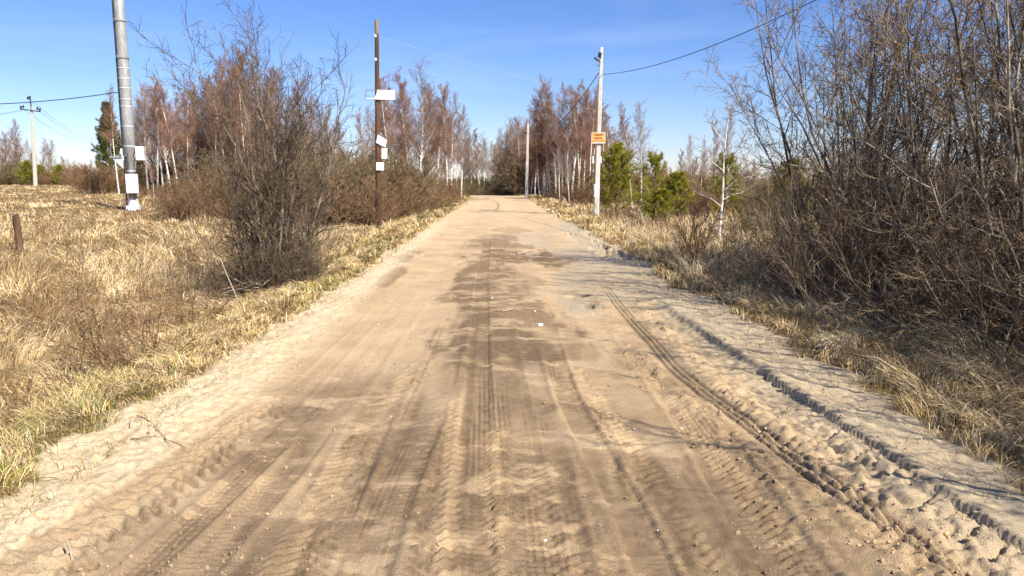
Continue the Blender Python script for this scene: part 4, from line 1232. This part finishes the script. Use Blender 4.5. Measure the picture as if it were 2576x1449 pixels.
# torn board in its frame
fr = thing('notice_board', 'torn weathered white board in an open frame high on the brown pole', 'sign', pt(960, 240, BY - .14))
fc = Vector(fr.location)
bm = bmesh.new()
pl_ = [pt(dx, dy, BY - .14) - fc for dx, dy in ((949, 226), (994, 227), (994, 251), (941, 250), (946, 238))]
f = [bm.verts.new(v) for v in pl_]; b = [bm.verts.new(v + Vector((0, .012, 0))) for v in pl_]
bm.faces.new(f); bm.faces.new(b[::-1])
for i in range(len(f)): bm.faces.new((f[i], b[i], b[(i + 1) % 5], f[(i + 1) % 5]))
bmesh.ops.recalc_face_normals(bm, faces=bm.faces)
bm_obj('torn_panel', bm, M['old_board'], fr)
bm = bmesh.new()
cs = [pt(dx, dy, BY - .12) - fc for dx, dy in ((920.5, 226), (995, 227), (995, 251), (920.5, 249.5))]
for a, b2 in zip(cs, cs[1:] + cs[:1]):
    tube_bm(bm, [a + Vector((0, .02, 0)), b2 + Vector((0, .02, 0))], .014, 6)
bm_obj('frame', bm, M['pole_top_wood'], fr)
bm = bmesh.new(); A_ = pt(921, 249, BY - .14) - fc; B_ = pt(946, 247.5, BY - .14) - fc
box(bm, (A_ + B_) / 2 + Vector((0, -.01, 0)), ((B_ - A_).length, .012, .045))
bm_obj('board_remnant', bm, M['old_board'], fr)
GN = 'blank notices on the brown pole'
panel('notice', BY - .125, [(950, 338), (973, 352), (970, 371), (946, 359)], M['paper'], 'tilted white blank notice nailed askew below the torn board', 'notice', group=GN)
panel('notice', BY - .125, [(960, 373), (974, 373), (974, 399), (960, 399)], M['paper'], 'upright white notice sticking out from the side of the brown pole', 'notice', group=GN)
panel('notice', BY + .02, [(942, 378), (946, 377), (946, 399), (942, 399)], M['paper'], 'narrow edge of a white notice behind the brown pole', 'notice', group=GN)
panel('notice', BY - .135, [(946.5, 408), (966, 408.5), (966, 429), (946, 428)], M['paper'], 'small square white notice, lowest on the brown pole', 'notice', group=GN)

# ---- concrete pole with the orange sign
CYD = 32.3
cb = base_at(1499, CYD)
cp = thing('utility_pole', 'tall pale concrete pole with the orange sign and two floodlights', 'pole', cb)
ct = pt(1513, 119, CYD) - cb
def cz(dy): return pt(1505, dy, CYD).z - cb.z
def cxx(z): return ct.x * z / ct.z
def taper_pole(name, top, w0, w1, d0, d1, parent, mat, z0=-.15):
    bm = bmesh.new()
    secs = []
    for t in np.linspace(0, 1, 9):
        z = z0 + (top.z - z0) * t; w_ = (w0 + (w1 - w0) * t) / 2; d_ = (d0 + (d1 - d0) * t) / 2; c_ = .28
        o2 = [(-w_ * (1 - c_), -d_), (w_ * (1 - c_), -d_), (w_, -d_ * (1 - c_)), (w_ * .85, d_ * (1 - c_)), (w_ * .6, d_), (-w_ * .6, d_), (-w_ * .85, d_ * (1 - c_)), (-w_, -d_ * (1 - c_))]
        secs.append([bm.verts.new((a + top.x * z / top.z, b_ + top.y * z / top.z, z)) for a, b_ in o2])
    for a, b_ in zip(secs, secs[1:]):
        for k in range(8): bm.faces.new((a[k], a[(k + 1) % 8], b_[(k + 1) % 8], b_[k]))
    bm.faces.new(secs[-1])
    bmesh.ops.recalc_face_normals(bm, faces=bm.faces)
    return bm_obj(name, bm, mat, parent)
taper_pole('shaft', ct, .245, .135, .24, .15, cp, M['concrete'])
for dy, sx_, ang, yaw in ((151, -.17, .55, .3), (140, -.05, .15, -.5)):
    z = cz(dy); x0 = cxx(z)
    bm = bmesh.new(); tube_bm(bm, [(x0 - .03, -.08, z - .12), (x0 + sx_ * .7, -.16, z - .02)], .018)
    h = bm_obj('lamp_arm', bm, M['dark_metal'], cp)
    bm = bmesh.new()
    R_ = Matrix.Rotation(yaw, 3, 'Z') @ Matrix.Rotation(ang, 3, 'Y')
    box(bm, (x0 + sx_ - .03, -.18, z), (.24 if sx_ < -.1 else .13, .10, .07 if sx_ < -.1 else .20), R_, .012)
    bm_obj('floodlight', bm, M['dark_metal'], h)
bm = bmesh.new(); z = cz(166); tube_bm(bm, [(cxx(z) - .02, -.08, z), (cxx(z) - .16, -.12, z), (cxx(z) - .18, -.12, z + .05)], .016)
bm_obj('cable_hook', bm, M['dark_metal'], cp)
bm = bmesh.new()
for dy0, dy1 in ((496, 462), (462, 445)):
    z0, z1 = cz(dy0), cz(dy1)
    box(bm, (cxx((z0 + z1) / 2) - .035, -.115 + .003 * (dy0 < 480), (z0 + z1) / 2), (.15 if dy0 > 470 else .08, .012, (z1 - z0) * .95))
box(bm, (cxx(cz(470)) - .13, -.05, cz(470)), (.02, .1, .26)); box(bm, (cxx(cz(492)) - .125, -.04, cz(492)), (.03, .08, .12))
bm_obj('paper_remnants', bm, M['paper'], cp)
GS = 'white slips beside the concrete pole'
panel('notice', CYD - .05, [(1490.5, 393), (1494, 393), (1494, 411), (1490.5, 411)], M['paper'], 'narrow white slip on the road side of the concrete pole', 'notice', group=GS)
panel('notice', CYD - .10, [(1507.5, 393), (1513.5, 393.5), (1513, 411), (1507.5, 410.5)], M['paper'], 'white slip on the pine side of the concrete pole', 'notice', group=GS)
SG = panel('sign', CYD - .165, [(1488, 333.5), (1523, 333.2), (1522.5, 360.5), (1487.2, 360.8)], M['paper'], 'orange fence-and-gate advertising sign with dark lettering on the concrete pole', 'sign', .012)
def face_panel(name, corners, mat, off):
    bm = bmesh.new(); c = Vector(SG.location)
    vs = [bm.verts.new(pt(dx, dy, CYD - .165) - c + Vector((0, -off, 0))) for dx, dy in corners]
    bb_ = [bm.verts.new(v.co + Vector((0, off - .001, 0))) for v in vs]
    bm.faces.new(vs); n_ = len(vs)
    for i in range(n_): bm.faces.new((vs[i], bb_[i], bb_[(i + 1) % n_], vs[(i + 1) % n_]))
    bmesh.ops.recalc_face_normals(bm, faces=bm.faces)
    return bm_obj(name, bm, mat, SG)
face_panel('orange_face', [(1488.4, 334.2), (1522.2, 333.9), (1521.8, 358.2), (1488, 358.5)], M['orange_board'], .004)
def text(name, body, dx0, dx1, dy0, dy1, mat, bold=.012):
    cu = bpy.data.curves.new(name, 'FONT'); cu.body = body; cu.align_x = 'CENTER'; cu.align_y = 'CENTER'; cu.extrude = .0; cu.offset = bold
    to = bpy.data.objects.new(name + '_source', cu); COL.objects.link(to)
    bpy.context.view_layer.update()
    me = bpy.data.meshes.new_from_object(to.evaluated_get(bpy.context.evaluated_depsgraph_get()))
    bpy.data.objects.remove(to); me.name = name
    V = np.empty(len(me.vertices) * 3, dtype=np.float32); me.vertices.foreach_get('co', V); V = V.reshape(-1, 3)
    lo = V.min(0); hi = V.max(0)
    A_ = pt(dx0, dy1, CYD - .165) - SG.location; B_ = pt(dx1, dy0, CYD - .165) - SG.location
    W = np.zeros_like(V)
    W[:, 0] = A_.x + (V[:, 0] - lo[0]) / (hi[0] - lo[0]) * (B_.x - A_.x)
    W[:, 2] = A_.z + (V[:, 1] - lo[1]) / (hi[1] - lo[1]) * (B_.z - A_.z)
    W[:, 1] = -.0075
    me.vertices.foreach_set('co', W.ravel()); me.update()
    return link(name, me, mat, SG)
text('lettering', 'ЗАБОРЫ', 1492.5, 1517.5, 335.8, 342.0, M['sign_ink'], .03)
text('lettering', 'ВОРОТА', 1493.5, 1516.0, 345.0, 351.5, M['sign_ink'], .03)
text('phone_number', '8(909)227-20-88', 1489.2, 1520.5, 353.6, 357.4, M['sign_red'], .02)

# ---- power pole with crossarm, far over the straw
PY = 76.0
pb = base_at(90, PY)
pp = thing('power_pole', 'white concrete power pole with a crossarm and dark insulators beyond the straw field', 'pole', pb)
ptop = pt(79.5, 268, PY) - pb; ptop.y = 0
taper_pole('shaft', ptop, .36, .20, .3, .2, pp, M['concrete'])
bm = bmesh.new(); e = pt(76.5, 247, PY) - pb
tube_bm(bm, [(ptop.x, -.06, ptop.z - .3), (e.x, -.06, e.z)], .06)
bm_obj('top_spike', bm, M['dark_metal'], pp)
bm = bmesh.new(); a = pt(54, 275, PY) - pb; b = pt(104, 281, PY) - pb
tube_bm(bm, [(a.x, -.16, a.z), (b.x, -.16, b.z)], .055, 6)
bm_obj('crossarm', bm, M['dark_metal'], pp)
for dx, dy in ((55, 272), (61, 270.5), (97, 275), (103, 278), (73, 249), (77.5, 247)):
    v = pt(dx, dy, PY) - pb
    bm = bmesh.new(); lathe(bm, [(.05, -.16), (.10, -.10), (.07, -.03), (.11, .03), (.06, .14)], 12, (v.x, -.16, v.z + .08))
    bm_obj('insulator', bm, M['dark_metal'], pp, True)

# ---- concrete poles down the road
def far_pole(dx0, y, dx1, dytop, label, wd=.24):
    b = base_at(dx0, y)
    o = thing('utility_pole', label, 'pole', b)
    t = pt(dx1, dytop, y) - b; t.y = 0
    taper_pole('shaft', t, wd, wd * .65, wd, wd * .65, o, M['concrete'])
    return o, t
o2, t2 = far_pole(1324, 62, 1328, 310, 'plain pale concrete pole at the bend, next after the sign pole', .27)
bm = bmesh.new(); box(bm, (t2.x - .22, -.05, t2.z - .75), (.28, .14, .2), Matrix.Rotation(.5, 3, 'Y'), .02)
bm_obj('floodlight', bm, M['dark_metal'], o2)
far_pole(1282.5, 92, 1284, 375, 'distant slim concrete pole in the gap between road and dark trees', .30)
far_pole(1159, 80, 1162, 412, 'short white pole at the end of the road below the leaning birches', .24)

# ---- old wooden post in the straw
wb = base_at(52, 16.6)
wt = pt(39, 541, 16.6) - wb
bm = bmesh.new()
rr_ = random.Random(3); rings = []
for k in range(7):
    t = k / 6; z = -.1 + (wt.z + .1) * t
    rings.append([bm.verts.new((wt.x * z / wt.z + (.082 - .012 * t) * math.cos(a * math.pi / 4) * (1 + rr_.uniform(-.12, .12)), .07 * math.sin(a * math.pi / 4) * (1 + rr_.uniform(-.12, .12)), z + (rr_.uniform(-.02, .03) if k == 6 else 0))) for a in range(8)])
for a, b in zip(rings, rings[1:]):
    for k in range(8): bm.faces.new((a[k], a[(k + 1) % 8], b[(k + 1) % 8], b[k]))
bm.faces.new(rings[-1])
o = bm_obj('wooden_post', bm, M['post_wood']); o.location = wb
tag(o, 'short weathered wooden post leaning in the straw field', 'post')

# ---- cables
def cable(name, A, B, sag, r, mat, label, n=40, cat='cable', group=None):
    A = Vector(A); B = Vector(B); pts = []
    for k in range(n + 1):
        t = k / n; p = A.lerp(B, t); p.z -= 4 * sag * t * (1 - t); pts.append(list(p - A))
    V, F = tubes(np.array([pts]), np.full((1, n + 1), r), 6)
    o = link(name, np_mesh(name, V, F), M[mat]); o.location = A
    return tag(o, label, cat, group)
hook = cb + Vector((cxx(cz(188)) + .05, -.1, cz(188)))
cable('power_cable', hook, (8.3, -4.0, 6.9), 1.35, .011, 'cable', 'dark cable sagging from the concrete sign pole over the road to the thicket side')
far_top = base_at(1324, 62) + Vector((t2.x - .1, -.1, t2.z - .8))
cable('power_cable', hook + Vector((-.15, 0, .05)), far_top, 1.0, .018, 'cable', 'dark cable running from the concrete sign pole down to the next pole at the bend')
ma = mb + Vector((-.29, -.1, mz(232)))
ml = pt(-260, 256, 44)
cable('power_cable', ma, ml, .35, .022, 'cable', 'dark cable leaving the steel mast above the power pole')
for dy, k in ((92, 0), (151, 1)):
    c_ = bb + Vector((tp_.x * bz(dy) / tp_.z - .03, -.15, bz(dy)))
    e = pt(1510, 165 + 22 * k, 44)
    far_ = c_ + (e - c_) * 2.3; far_.z = c_.z + .1
    cable('power_wire', c_, far_, .5, .0045, 'wire', ('upper' if k == 0 else 'lower') + ' faint thin wire leaving the brown pole across the road', 40, 'wire')
ca = pt(60, 276, PY); cbb = pt(103, 283, PY); cc = pt(77, 250, PY)
for k, (s_, e_) in enumerate(((cc, (215, 345)), (cbb, (240, 342)), (ca, (235, 345)))):
    E_ = pt(e_[0] + 70, e_[1] - 12, 150)
    cable('power_wire', s_, E_, 2.2 + .2 * k, .013, 'cable', ('thin wire running from the top spike of the power pole to the conifer', 'thin wire from the conifer end of the crossarm on the power pole', 'thin wire from the outer end of the crossarm, passing behind the power pole')[k], 40, 'wire')
for k, s_ in enumerate((ca, pt(55, 278, PY))):
    cable('power_wire', s_, pt(-300, 282 + 6 * k, 70), .6, .010, 'cable', ('upper', 'lower')[k] + ' thin wire leaving the crossarm away from the conifer', 40, 'wire')
